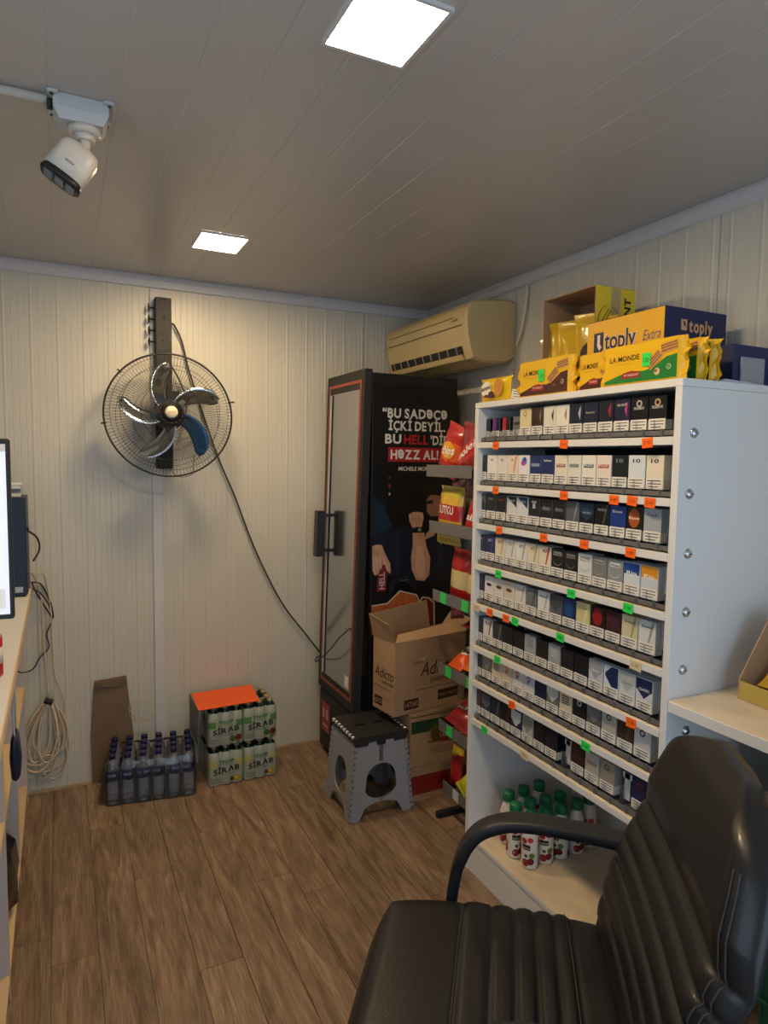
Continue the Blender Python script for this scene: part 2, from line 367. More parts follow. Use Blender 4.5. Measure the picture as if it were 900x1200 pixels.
# ceiling panels, with openings left for the two recessed lamps
LAMPS = [(.565, 2.58), (.567, 1.175)]
for a, b in ((XL, .283), (.283, 1.596), (1.596, XR)):
    p = MB(); n = int((b-a)/.1285); st = (b-a)/n; prof = [(a, .0012), (a+.003, 0)]
    for i in range(1, n): s = a+i*st; prof += [(s-.004, 0), (s, .0012), (s+.004, 0)]
    prof += [(b-.003, 0), (b, .0012)]; N = len(prof)
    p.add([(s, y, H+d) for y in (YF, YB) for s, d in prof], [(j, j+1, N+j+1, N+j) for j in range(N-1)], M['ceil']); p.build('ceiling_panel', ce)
L_ = .05
def lprof(mb, a, b, axis):
    pr = [(0, 0), (.018, 0), (.022, -.012), (.010, -.020), (.010, -.048), (0, -.052)]
    if axis == 'x': P = lambda s, d, z: (s, YB-.002-d, H-.001+z)
    else: P = lambda s, d, z: (XR-.002-d, s, H-.001+z)
    n = len(pr); mb.add([P(s, *q) for s in (a, b) for q in pr], [(i, (i+1) % n, n+(i+1) % n, n+i) for i in range(n)]+[tuple(range(n)), tuple(range(2*n-1, n-1, -1))], M['trim'])
    return mb
struct('trim_2', lprof(MB(), XL, XR-.004, 'x'))
struct('trim_3', lprof(MB(), YF, YB-.004, 'y'))
struct('trim_4', MB().box(.386, .434, YB-.012, YB-.001, .02, H-.055, M['trim'], .003).box(.392, .428, YB-.0135, YB-.012, .02, H-.055, M['trim']))
struct('leak_strip_right', MB().box(XR-.012, XR-.0035, YF, YB-.01, 0, .012, M['trim']))  # added strip that blocks light leaking in under the right wall
struct('baseboard_back', MB().box(XL, XR, YB-.009, YB-.0035, 0, .012, mat('joint_sealant_beige', (.45, .34, .2), .7, var=.3, vscale=5)))

# ------------------------------------------------------------------ lamps
lampm = bpy.data.materials.new('lamp_diffuser'); lampm.use_nodes = True; lb = lampm.node_tree.nodes['Principled BSDF']
lb.inputs['Base Color'].default_value = (.9, .85, .75, 1); lb.inputs['Emission Color'].default_value = (*LAMP_COL, 1); lb.inputs['Emission Strength'].default_value = LAMP_STR
for (x, y), lab in zip(LAMPS, ('glowing square ceiling light panel near the back wall', 'glowing square ceiling light panel nearest the camera, at the top edge')):
    t = thing('ceiling_light', lab, 'light', (x, y, H))
    hx, hy = .0825, .0925
    fr = MB()
    for a0, a1, b0, b1 in ((-hx-.008, hx+.008, -hy-.008, -hy), (-hx-.008, hx+.008, hy, hy+.008), (-hx-.008, -hx, -hy, hy), (hx, hx+.008, -hy, hy)): fr.box(a0, a1, b0, b1, -.008, -.0005, M['trim'])
    fr.build('frame', t)
    MB().box(-hx, hx, -hy, hy, -.007, -.001, lampm).build('diffuser', t)

# ------------------------------------------------------------------ security camera, junction box, conduit
t = thing('junction_box', 'pale grey plastic junction box screwed to the ceiling', 'junction box', (.065, 1.765, H))
b = MB(); b.extrude([(-.058, -.05), (.058, -.05), (.058, .05), (-.058, .05)], (0, 0, -.03), (1, 0, 0), (0, 1, 0), (0, 0, 1), M['camb'], .029)
b.add([(sx*a, sy*c, z) for z, a, c in ((-.03, .058, .05), (-.052, .046, .04)) for sx, sy in ((-1, -1), (1, -1), (1, 1), (-1, 1))], [(4, 5, 6, 7)]+[(i, (i+1) % 4, 4+(i+1) % 4, 4+i) for i in range(4)], M['camb'])
for sx in (-1, 1):
    for sy in (-1, 1): b.box(sx*.058-.012, sx*.058+.012, sy*.05-.012, sy*.05+.012, -.008, -.0005, M['camb'], .002); b.lathe((sx*.06, sy*.052, -.011), [(.0045, 0), (.0045, .003)], M['dsteel'], 8)
b.build('box_body', t); MB().lathe((-.058, -.025, -.02), [(.012, -.012), (.012, 0)], M['cableb'], 10, 'x').build('cable_gland', t)
t = thing('conduit', 'thin white plastic conduit running along the ceiling to the junction box', 'conduit', (-.005, 1.74, H-.012))
MB().tube([(-.0, 0, 0), (-.99, .02, 0)], .0105, M['camw'], 8).build('conduit_pipe', t)
def frame_of(d, hint=(0, 0, 1)):
    z = Vector(d).normalized(); x = Vector(hint).cross(z).normalized(); y = z.cross(x); return Matrix((x, y, z)).transposed()
t = thing('security_camera', 'cream bullet security camera hanging from the junction box on the ceiling', 'camera', (.072, 1.755, H-.053))
MB().lathe((0, 0, 0), [(0.03, -.016), (.036, -.012), (.036, 0)], M['camw'], 18).lathe((0, 0, -.016), [(.022, -.014), (.025, 0)], M['camw'], 16).build('mounting_base', t)
MB().tube([(0, 0, -.02), (-.001, -.004, -.040), (-.007, -.012, -.060)], [.014, .0135, .0125], M['camw'], 12).build('swivel_neck', t)
d = Vector((-.50, -.06, -.80)).normalized(); Fm = frame_of(d, (.85, 0, -.50)); c0 = Vector((-.004, -.012, -.052))
def sup(a, b, n, e): return [(a*abs(math.cos(t))**(2/e)*math.copysign(1, math.cos(t)), b*abs(math.sin(t))**(2/e)*math.copysign(1, math.sin(t))) for t in [2*math.pi*i/n for i in range(n)]]
def loft(mb, rings, m, close=True, smooth=True, c0=0, c1=0):
    n = len(rings[0]); vs = [p for r in rings for p in r]
    fs = [(i*n+k, i*n+(k+1) % n, (i+1)*n+(k+1) % n, (i+1)*n+k) for i in range(len(rings)-1) for k in range(n)]
    if close: fs += [tuple(range(n-1, -1, -1)), tuple((len(rings)-1)*n+k for k in range(n))]
    return mb.add(vs, fs, m, smooth)
Rg = lambda s, a, b, e=3.2: [c0+Fm@Vector((p[1], p[0], s)) for p in sup(a, b, 28, e)]
loft(MB(), [Rg(0, .024, .02), Rg(.006, .040, .028), Rg(.02, .046, .032), Rg(.084, .046, .032)], M['camw']).build('housing', t)
h_ = loft(MB(), [Rg(.083, .045, .031), Rg(.094, .0475, .0335), Rg(.098, .044, .031)], M['black']).build('lens_front', t, label='black oval lens front of the camera')
b = MB()
for s in (-.026, 0, .026): b.obox(c0+Fm@Vector((0, s, .0985)), (.018, .0105, .0015), Fm, mat('lens_glass', (.20, .26, .34), .08, .5), .001)
b.build('lens_window', h_)
lf = Face(MB(), c0+Fm@Vector((-.0325, 0, .05)), Fm@Vector((0, 1, 0)), Fm@Vector((0, 0, -1)), .0007); lf.text('univ', 0, -.01, .007, M['black'], wid=.02); lf.mb.build('maker_mark', t)

# ------------------------------------------------------------------ air conditioner and its pipe
t = thing('air_conditioner', 'yellowed cream wall air conditioner above the black drinks cooler', 'air conditioner', (XR, 2.815, 1.93))
pf = [(0, .04), (0, .275), (-.03, .284), (-.20, .266), (-.235, .25), (-.258, .225), (-.264, .19), (-.258, .12), (-.242, .055), (-.225, .012), (-.14, .0), (-.05, .004), (-.01, .02)]
pf = [(a-.004, c) for a, c in pf]
hy = .385
b = MB()
rings = []
for y, s in ((-hy, .93), (-hy+.014, 1.), (hy-.014, 1.), (hy, .93)):
    cx, cz = -.13, .14; rings.append([((a-cx)*s+cx if a < -.02 else a, y, (c-cz)*s+cz) for a, c in pf])
loft(b, rings, M['cream'], smooth=False); b.build('casing', t)
b = MB()
fa = Face(b, (-.2675, 0, .16), (0, -1, 0), (0.055, 0, 1), .001)
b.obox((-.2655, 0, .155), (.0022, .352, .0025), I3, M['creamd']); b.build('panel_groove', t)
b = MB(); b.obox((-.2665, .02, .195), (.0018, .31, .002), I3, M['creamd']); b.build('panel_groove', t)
b = MB(); b.obox((-.2475, .0, .052), (.006, .335, .017), Matrix.Rotation(R(-16), 3, 'Y'), M['blackm']); b.build('air_outlet', t, label='dark outlet slot')
b = MB(); b.obox((-.243, .0, .022), (.003, .335, .012), Matrix.Rotation(R(-28), 3, 'Y'), M['cream'], .001); b.build('louvre', t)
for i in range(9): MB().obox((-.254, -.30+i*.075, .052), (.002, .0015 if i % 3 else .006, .017), Matrix.Rotation(R(-16), 3, 'Y'), M['steel'] if i % 3 == 0 else M['cream']).build('vane', t)
b = MB(); Face(b, (-.2665, -.30, .178), (0, -1, 0), (0.02, 0, 1), .0012).text('arçelik', 0, 0, .011, M['creamd'], wid=.055, off=.01); b.build('lettering', t)
t = thing('pipe_cover', 'thin white cable looping down the wall beside the air conditioner', 'cable', (XR-.012, 2.36, 2.24))
MB().tube(smooth_path([(0, -.015, .015), (0, -.012, -.05), (-.004, -.0, -.13), (-.004, .02, -.19), (-.004, .045, -.23)]), .007, M['camw'], 8).build('cable_sheath', t)

# ------------------------------------------------------------------ wall fan
t = thing('wall_fan', 'black round wall fan with wire guard and shiny curved blades', 'fan', (.440, YB-.004, 1.68))
b = MB(); b.box(-.037, .033, -.062, -.0, -.235, .53, M['blackm'], .003); col_ = b.build('mounting_column', t)
for z, x in ((.45, 0), (.44, -.0), (.40, .012), (.37, -.012), (.36, .012), (.34, -.006), (.30, .012), (.52, -.025), (.52, .022)):
    MB().lathe((x, -.062, z), [(.003, -.003), (.003, 0)], M['steel'], 8, 'y').build('screw', col_)
for z in (.485, .435, .385, .335):
    kb = MB(); kb.tube([(-.037, -.035, z), (-.057, -.035, z)], .004, M['black'], 8); kb.lathe((-.066, -.035, z), [(.006, 0), (.018, .002), (.019, .006), (.006, .009)], M['black'], 14, 'x'); kb.build('clamp_knob', t)
# head: axis leans a little down; front of fan at y = -.235
Fh = Matrix.Rotation(R(-5), 3, 'X')@Matrix.Rotation(R(-3), 3, 'Z')
hc = Vector((.006, -.135, 0)); HP = lambda x, y, z: hc+Fh@Vector((x, y, z))
b = MB(); b.lathe(HP(0, 0, 0), [(.02, -.10), (.055, -.085), (.064, -.05), (.064, -.01), (.05, .01)], M['black'], 20, Fh@Matrix(((1, 0, 0), (0, 0, 1), (0, 1, 0))).to_3x3()); b.build('motor', t)
b = MB(); b.extrude([(-.022, .0), (.022, .0), (.032, .10), (-.024, .10)], HP(.02, .045, .02), (1, 0, 0), (0, 0, 1), (0, 1, 0), M['black'], .02)
b.tube([HP(.0, .05, 0), (-.004, -.05, 0)], .022, M['black'], 10); b.build('tilt_arm', t)
RF = .272
b = MB(); n = 110
for i in range(n):
    a = 2*math.pi*i/n; ca, sa = math.cos(a), math.sin(a)
    b.tube([HP(r*ca, y, r*sa) for r, y in ((.048, -.118), (.12, -.120), (.20, -.105), (.25, -.075), (.268, -.035))], .00075, M['black'], 3, False)
for r, y in ((.048, -.118), (.125, -.12), (.205, -.104), (.245, -.079)): b.ring(HP(0, y, 0), r, Fh@Vector((1, 0, 0)), Fh@Vector((0, 0, 1)), .0012, M['black'])
b.build('front_guard', t)
b = MB()
for i in range(n):
    a = 2*math.pi*(i+.5)/n; ca, sa = math.cos(a), math.sin(a)
    b.tube([HP(r*ca, y, r*sa) for r, y in ((.07, .055), (.15, .05), (.24, .02), (.268, -.028))], .00075, M['black'], 3, False)
for r, y in ((.07, .055), (.15, .05), (.22, .03)): b.ring(HP(0, y, 0), r, Fh@Vector((1, 0, 0)), Fh@Vector((0, 0, 1)), .0012, M['black'])
b.build('rear_guard', t)
b = MB(); b.ring(HP(0, -.032, 0), RF-.003, Fh@Vector((1, 0, 0)), Fh@Vector((0, 0, 1)), .0045, M['black'], 72, 6); rim = b.build('guard_rim', t)
for a in (R(138), R(14), R(189)):
    b = MB(); d = Fh@Vector((math.cos(a), 0, math.sin(a))); p = hc+Fh@Vector((0, -.032, 0))+d*(RF-.002); b.tube([p-d*.008, p+d*.012, p+d*.016+Vector((.006, 0, -.002))], .004, M['black'], 5); b.build('rim_clip', rim)
def blade(a0, m):
    b = MB(); n = 14; k = 6; vs = []
    for i in range(n+1):
        s = i/n; r = .045+.175*s; ang = a0+.62-.62*s**1.3; wdt = (.040+.026*math.sin(s*2.6))*(1 if s < .8 else max(.25, math.sqrt(max(0, 1-((s-.8)/.2)**2))))
        for j in range(k+1):
            u = j/k*2-1; rr = r+.2*wdt*u*s; a = ang+u*wdt/max(.05, r)*.5*1.05; bulge = .006*math.sin(math.pi*(u+1))*s
            vs.append(HP(rr*math.cos(a), -.055-u*.020+bulge, rr*math.sin(a)))
    b.add(vs, [(i*(k+1)+j, i*(k+1)+j+1, (i+1)*(k+1)+j+1, (i+1)*(k+1)+j) for i in range(n) for j in range(k)], m, True)
    o = b.build('blade', t); md = o.modifiers.new('s', 'SOLIDIFY'); md.thickness = .0012; return o
for i in range(5):
    o = blade(R(-54+72*i), M['blade_reflect'] if i == 0 else M['chrome'])  # one of five like blades coloured blue to paint its reflection
    if i == 0: o['label'] = 'blade coloured deep blue for its reflection'
b = MB(); Fy = Fh@Matrix(((1, 0, 0), (0, 0, 1), (0, 1, 0))).to_3x3()
b.lathe(HP(0, 0, 0), [(.035, -.04), (.044, -.06), (.042, -.085), (.034, -.096), (.030, -.10)], M['black'], 24, Fy)
for i in range(5):
    a = R(-24+72*i); d = Vector((math.cos(a), 0, math.sin(a))); e = Vector((-math.sin(a), 0, math.cos(a))); b.add([HP(*(d*.035-e*.022+Vector((0, -.07, 0)))), HP(*(d*.085-e*.014+Vector((0, -.063, 0)))), HP(*(d*.085+e*.016+Vector((0, -.057, 0)))), HP(*(d*.035+e*.022+Vector((0, -.066, 0))))], [(0, 1, 2, 3)], mat('hub_dark_blue', (.01, .04, .06), .3))
hb = b.build('hub', t)
for i in range(16):
    a = 2*math.pi*i/16; b = MB(); b.lathe(HP(.046*math.cos(a), -.118, .046*math.sin(a)), [(.0035, -.005), (.0035, .004)], M['black'], 6, Fy); b.build('guard_stud', hb)
b = MB(); b.lathe(HP(0, 0, 0), [(.001, -.128), (.0225, -.127), (.026, -.122), (.026, -.110)], mat('badge_cream', (.72, .64, .48), .35), 24, Fy)
ff = Face(b, HP(0, -.1287, 0), Fh@Vector((1, 0, 0)), Fh@Vector((0, 0, 1)), .0005); ff.text('gold', 0, -.004, .010, ink('8a6a3a'), wid=.028); b.build('centre_badge', t)
b = MB(); b.tube(smooth_path([(.03, -.10, -.07), (.025, -.10, -.14), (.02, -.07, -.20), (.03, -.05, -.25), (.065, -.05, -.272), (.115, -.05, -.262), (.125, -.05, -.22), (.127, -.06, -.17)]), .0016, M['black'], 5)
b.build('pull_cord', t)
Z = 1.68; X = .44
b = MB(); b.tube(smooth_path([(.033, -.035, .42), (.05, -.02, .42), (.085, -.02, .345), (.12, -.02, .20), (.237, -.02, -.156), (.322, -.02, -.36), (.426, -.02, -.635), (.557, -.02, -.902), (.695, -.02, -1.092), (.78, -.025, -1.205)]), .0042, M['cableb'], 6); b.build('power_cord', t)
b = MB(); b.tube(smooth_path([(.033, -.045, .23), (.07, -.03, .17), (.10, -.03, .08), (.09, -.03, 0), (.05, -.10, -.04)]), .0035, M['cableb'], 6); b.build('power_cord', t)

# ------------------------------------------------------------------ drinks cooler (front faces -x, printed side faces the room)
DY0, DY1, DXB = 2.68, 3.125, 1.70
t = thing('drinks_cooler', 'tall black drinks cooler with advert printed on its side, in the corner', 'cooler', (1.48, 2.9, 0))
def loc(mb): mb.v = [(a-1.48, c-2.9, z) for a, c, z in mb.v]; return mb
b = MB(); b.box(1.257, DXB, DY0, DY0+.03, .06, 1.885, M['cooler'], .003).box(1.257, DXB, DY1-.03, DY1, .06, 1.885, M['cooler'], .003).box(DXB-.03, DXB, DY0+.03, DY1-.03, .06, 1.885, M['cooler'])
b.box(1.257, DXB-.03, DY0+.03, DY1-.03, 1.80, 1.885, M['cooler']).box(1.257, DXB-.03, DY0+.03, DY1-.03, .06, .36, M['cooler']); loc(b).build('cabinet', t)
b = MB(); b.box(1.262, DXB-.031, DY0+.031, DY0+.036, .361, 1.799, M['coolin']).box(1.262, DXB-.031, DY1-.036, DY1-.031, .361, 1.799, M['coolin']).box(DXB-.036, DXB-.031, DY0+.036, DY1-.036, .361, 1.799, M['coolin'])
for z in (.62, .86, 1.10, 1.34, 1.58):
    for k in range(14): x = 1.28+k*.028; b.box(x, x+.002, DY0+.037, DY1-.037, z, z+.002, M['steel'])
loc(b).build('wire_shelves', t)
for y in (DY0+.04, DY1-.04):
    for x in (1.29, 1.66): loc(MB().lathe((x, y, 0), [(.016, 0), (.016, .012), (.008, .016), (.008, .06)], M['black'], 12)).build('foot', t)
loc(MB().box(1.186, 1.256, DY0, DY1, .03, .33, M['blackm'], .004)).build('kick_panel', t)
b = MB(); fk = Face(b, (1.1855, 3.04, .20), (0, -1, 0), (0, 0, 1), .0008); fk.rect(-.055, .055, -.075, .075, ink('a3222b')); fk.rect(-.035, -.012, -.01, .04, ink('d8b0b0'), 2); fk.rect(.01, .035, -.01, .04, ink('d8b0b0'), 2); fk.rect(-.035, .035, -.05, -.04, ink('d8b0b0'), 2)
loc(b).build('red_sticker', t)
# the door, hanging a little out at its foot
door = bpy.data.objects.new('door_leaf', None)
DH0, DH1 = .345, 1.90; ang = math.atan2(.042, 1.52)
def dpt(a, y, z):  # a = distance out from the cabinet
    return (1.256-a-(DH1-z)*math.tan(ang)*.98 - 1.48, y-2.9, z)
def dbox(mb, a0, a1, y0, y1, z0, z1, m):
    vs = [dpt(a, y, z) for a in (a0, a1) for y in (y0, y1) for z in (z0, z1)]
    return mb.add(vs, [(0, 1, 3, 2), (4, 6, 7, 5), (0, 4, 5, 1), (2, 3, 7, 6), (0, 2, 6, 4), (1, 5, 7, 3)], m)
b = MB(); fwid = .052
dbox(b, 0, .036, DY0, DY0+fwid, DH0, DH1, M['blackm']); dbox(b, 0, .036, DY1-fwid, DY1, DH0, DH1, M['blackm'])
dbox(b, 0, .036, DY0+fwid, DY1-fwid, DH1-.085, DH1, M['blackm']); dbox(b, 0, .036, DY0+fwid, DY1-fwid, DH0, DH0+.075, M['blackm'])
dr = b.build('door_frame', t)
b = MB(); y0, y1, z0, z1 = DY0+.030, DY1-.030, DH0+.042, DH1-.045
for q in ((y0, y0+.012, z0, z1), (y1-.012, y1, z0, z1), (y0+.012, y1-.012, z1-.014, z1), (y0+.012, y1-.012, z0, z0+.014)): dbox(b, .0362, .0385, *q, M['copper'])
b.build('copper_trim', dr)
b = MB(); dbox(b, .029, .032, DY0+fwid, DY1-fwid, DH0+.075, DH1-.085, M['glass']); b.build('glass_pane', dr)
b = MB(); dbox(b, .0364, .040, DY1-fwid-.012, DY1-fwid+.004, DH0+.08, DH1-.09, mat('door_seal_grey', (.42, .45, .48), .35)); b.build('seal_strip', dr)
b = MB()
vs = [dpt(a, y, z) for a in (.065, .105) for y in (3.03, 3.075) for z in (1.02, 1.245)]
b.add(vs, [(0, 1, 3, 2), (4, 6, 7, 5), (0, 4, 5, 1), (2, 3, 7, 6), (0, 2, 6, 4), (1, 5, 7, 3)], M['black'])
for z in (1.04, 1.215): dbox(b, .034, .07, 3.04, 3.065, z, z+.015, M['black'])
b.build('handle', dr)
b = MB(); hd = Face(b, (1.262-1.48, 0, 0), (0, -1, 0), (0, 0, 1), .0008)
hd.o = Vector((1.262-1.48, 2.90-2.9, 1.745)); hd.rect(-.16, .16, -.04, .045, ink('2a2c28'), 1); hd.text("HELL'S", .02, -.025, .055, mat('header_lit', (.80, .76, .50), .5, emis=.5), wid=.25, off=.03); b.build('header_sign', t)
b = MB(); dbox(b, .0325, .0332, DY0+.075, DY0+.12, .435, .49, ink('e4e4e8')); b.build('glass_sticker', dr)
# printed advert on the side panel (a flat print)
b = MB(); A = Face(b, (0, DY0, 0), (1, 0, 0), (0, 0, 1), .0006); W_ = ink('e6e2da')
A.rect(1.262, 1.698, .10, 1.84, ink('08090b'), .6)
PO = dict(shirt=[(1.263, 1.152), (1.311, 1.16), (1.369, 1.184), (1.427, 1.201), (1.47, 1.181), (1.537, 1.136), (1.604, 1.182), (1.668, 1.158), (1.690, 1.113), (1.697, 0.98), (1.687, 0.925), (1.573, 0.93), (1.474, 0.929), (1.361, 0.969), (1.265, 0.98)],
 forearm=[(1.47, 1.165), (1.531, 1.163), (1.544, 1.098), (1.567, 1.042), (1.563, 0.961), (1.536, 0.933), (1.492, 0.941), (1.467, 0.994), (1.463, 1.048), (1.471, 1.101)],
 fist=[(1.447, 1.25), (1.468, 1.26), (1.498, 1.261), (1.523, 1.256), (1.527, 1.232), (1.518, 1.19), (1.469, 1.185), (1.451, 1.219)],
 watch=[(1.468, 1.185), (1.494, 1.191), (1.524, 1.184), (1.534, 1.165), (1.512, 1.161), (1.47, 1.164)],
 hand=[(1.263, 1.11), (1.283, 1.117), (1.312, 1.113), (1.324, 1.081), (1.354, 1.027), (1.359, 0.985), (1.349, 0.978), (1.339, 1.02), (1.313, 1.022), (1.294, 0.979), (1.282, 0.975), (1.265, 0.996), (1.263, 1.059)],
 can=[(1.293, 1.005), (1.313, 1.02), (1.342, 1.015), (1.335, 0.902), (1.289, 0.9)],
 wheel=[(1.35, 0.89), (1.355, 0.938), (1.39, 0.956), (1.438, 0.958), (1.486, 0.939), (1.499, 0.906), (1.488, 0.88), (1.463, 0.919), (1.426, 0.938), (1.385, 0.933), (1.368, 0.889)],
 wood=[(1.263, 0.834), (1.345, 0.838), (1.374, 0.862), (1.409, 0.891), (1.494, 0.868), (1.503, 0.851), (1.505, 0.70), (1.263, 0.70)],
 wood_rim=[(1.263, 0.839), (1.342, 0.844), (1.369, 0.867), (1.406, 0.898), (1.497, 0.873), (1.508, 0.851), (1.509, 0.70), (1.263, 0.70)],
 wood2=[(1.511, 0.70), (1.513, 0.834), (1.531, 0.852), (1.562, 0.846), (1.588, 0.822), (1.592, 0.70)],
 wood2_rim=[(1.505, 0.70), (1.506, 0.837), (1.528, 0.859), (1.565, 0.853), (1.595, 0.825), (1.6, 0.70)],
 neck=[(1.543, 1.157), (1.567, 1.18), (1.608, 1.176), (1.587, 1.147), (1.534, 1.128)],
 face=[(1.539, 1.328), (1.564, 1.341), (1.613, 1.338), (1.616, 1.241), (1.566, 1.237), (1.544, 1.259)],
 hair=[(1.521, 1.344), (1.526, 1.376), (1.556, 1.392), (1.6, 1.386), (1.638, 1.359), (1.645, 1.332), (1.564, 1.339), (1.54, 1.317)])
skin, skin2 = mat('print_skin', (.52, .29, .19), .45, var=.12, vscale=28), mat('print_skin_dark', (.30, .15, .095), .45)
A.poly([(1.263, 1.342), (1.321, 1.29), (1.369, 1.189), (1.263, 1.152)], ink('10283a'), 1)
for k in range(9): A.rect(1.30+.004*(k % 3), 1.322-.003*(k % 2), 1.335-.02*k, 1.338-.02*k, ink('1d4450'), 2)
for (x, z, c) in ((1.346, 1.385, 'a03a30'), (1.348, 1.375, '703028'), (1.347, 1.345, 'c8b8a0'), (1.345, 1.42, '8a3a30')): A.rect(x-.004, x+.005, z-.006, z+.006, ink(c), 2)
for nm, m, lv in (('shirt', ink('141a2a'), 2), ('neck', skin, 3), ('face', skin2, 3), ('hair', ink('1a120e'), 4), ('forearm', skin, 5), ('fist', skin, 5), ('watch', ink('0c0c0e'), 6), ('can', ink('7a1f24'), 5), ('hand', skin, 6), ('wheel', ink('1c222c'), 4),
                  ('wood_rim', ink('c9bba8'), 5), ('wood', mat('print_mahogany', (.44, .115, .03), .4, var=.35, vscale=9, stretch=(9, 1, 1)), 6), ('wood2_rim', ink('c9a8a0'), 5), ('wood2', ink('5a1a16'), 6)): A.poly(PO[nm], m, lv)
for k in range(3): A.rect(1.462+.018*k, 1.465+.018*k, 1.222, 1.258, skin2, 7)          # finger gaps of the fist
for a0, a1 in (((1.285, 1.075), (1.288, .985)), ((1.302, 1.07), (1.308, 1.02)), ((1.322, 1.05), (1.336, 1.02))): A.poly([a0, (a0[0]+.003, a0[1]), (a1[0]+.003, a1[1]), a1], skin2, 8)
b2 = MB(); A2 = Face(b2, (1.314, DY0-.0038, .905), (0, 0, 1), (-1, 0, 0), .0006); A2.text('HELL', .045, -.012, .026, ink('c8b8b4'), wid=.08, off=.02)
for k, (fx0, fz0, fx1, fz1) in enumerate(((1.268, 1.06, 1.276, .982), (1.281, 1.065, 1.290, .990), (1.298, 1.065, 1.306, 1.008), (1.318, 1.058, 1.342, .995))):
    A.poly([(fx0-.005, fz0), (fx0+.006, fz0), (fx1+.006, fz1), (fx1, fz1-.006), (fx1-.005, fz1)], mat('print_skin_light', (.62, .38, .27), .45), 9)
for k, (q0, q1) in enumerate(((1.453, 1.240), (1.472, 1.247), (1.490, 1.247), (1.508, 1.243))): A.disc(q0+.006, q1, .0085, mat('print_skin_light', (.62, .38, .27), .45), 6.5, .012)
A.poly([(1.492, 1.10), (1.520, 1.10), (1.540, 1.02), (1.535, .955), (1.505, .95), (1.485, 1.0)], mat('print_skin_light', (.62, .38, .27), .45), 5.5)
A.poly([(1.540, 1.31), (1.575, 1.315), (1.575, 1.298), (1.542, 1.295)], ink('141214'), 5)
for k in range(12): A.disc(1.53+.011*k, 1.375+.012*math.sin(k*2.3), .010, ink('241a14'), 5)
A.poly([(1.37, 1.15), (1.40, 1.17), (1.41, 1.0), (1.38, .98)], ink('1c2438'), 2.5); A.poly([(1.60, 1.12), (1.63, 1.13), (1.64, 1.0), (1.61, .98)], ink('1c2438'), 2.5)
A.disc(1.505, 1.176, .009, ink('8a8a80'), 8); A.poly([(1.40, .945), (1.44, .949), (1.455, .943), (1.42, .940)], ink('4a5868'), 7)
for s, x, z, h, wd, m, of in (('“BU SADƏCƏ', 1.475, 1.691, .040, .338, W_, .032), ('İÇKİ DEYİL.', 1.487, 1.635, .040, .298, W_,  .032), ('BU', 1.362, 1.575, .040, .082, W_,  .032), ('HELL', 1.481, 1.574, .040, .128, ink('b02026'), .035), ("'DİR", 1.607, 1.573, .040, .10, W_, .032)):
    A.text(s, x, z, h, m, 2, wid=wd, off=of)
A.rect(1.338, 1.665, 1.492, 1.557, ink('a81c26'), 1.5); A.text('HƏZZ AL!', 1.475, 1.505, .040, W_, 2.5, wid=.25, off=.032)
A.text('MICHELE MORRONE', 1.50, 1.452, .017, W_, 2, wid=.22, off=.02, shear=.15)
loc(b); loc(b2); b.build('advert_print', t, label='printed advert with white lettering and a man in a dark shirt holding a can'); b2.build('advert_lettering', t)
b = MB(); b.tube(smooth_path([(1.215, 3.19, .475), (1.17, 3.15, .47), (1.13, 3.02, .50), (1.135, 2.86, .60), (1.148, 2.80, .66), (1.19, 2.76, .72)]), .003, M['cableb'], 5)
tag(b.build('door_cord'), 'black cord end hanging across the glass door of the drinks cooler', 'cord')

# ------------------------------------------------------------------ folding step stool
t = thing('step_stool', 'grey plastic folding step stool with black dotted top', 'stool', (1.190, 2.534, 0), 0)
TOPZ = .355; bx, by, tx, ty = .148, .134, .118, .122; cx0, cy0 = .004, .0
def side(nm, u, w, half_b, half_t, off_b, off_t):
    """one leaning side: u = direction along it, w = outward"""
    u = Vector(u); w = Vector(w); hgt = TOPZ-.03
    out = [(-half_b, 0), (-half_b+.045, 0)]
    out += [(-half_b+.045+ (2*half_b-.09)*(i/8), .012+.055*math.sin(math.pi*min(1, max(0, i/8)))**.45) for i in range(1, 8)]
    out += [(half_b-.045, 0), (half_b, 0), (half_t, 1*hgt), (-half_t, hgt)]
    hole = [(half_b*.52*math.cos(a)*(1 if math.sin(a) < 0 else .92), .145+(.065 if math.sin(a) < 0 else .085)*math.copysign(abs(math.sin(a))**.8, math.sin(a))) for a in [2*math.pi*i/20 for i in range(20)]]
    o = w*off_b; uy = (w*(off_t-off_b)/hgt+Vector((0, 0, 1)))
    b = MB(); b.extrude([out, hole], o, u, uy, -w, M['stool'], .007)
    # toothed hinge edges and the middle fold
    for k in range(13):
        z = .02+k*.024
        for sg in (-1, 1):
            hb = half_b+(half_t-half_b)*z/hgt
            b.obox(o+u*sg*(hb-.003)+uy*z+w*.001, (.005, .005, .008), I3, M['stool'])
    if abs(u.x) > .5:
        for z0, z1 in ((.075, .078), (.24, hgt)): b.obox(o+uy*((z0+z1)/2)+w*.001, (.008, .003, (z1-z0)/2), I3, mat('stool_seam_dark', (.10, .10, .11), .6))
    return b.build(nm, t)
side('side_panel', (1, 0, 0), (0, -1, 0), bx, tx, by, ty); side('side_panel', (1, 0, 0), (0, 1, 0), bx, tx, by, ty)
side('end_panel', (0, 1, 0), (-1, 0, 0), by, ty, bx, tx); side('end_panel', (0, 1, 0), (1, 0, 0), by, ty, bx, tx)
b = MB(); pl = [(-tx-.006, -ty-.006), (tx+.006, -ty-.006), (tx+.006, ty+.006), (-tx-.006, ty+.006)]
holes = [[(sx+.028*math.cos(a), .0+.011*math.sin(a)) for a in [2*math.pi*i/10 for i in range(10)]] for sx in (-.045, .045)]
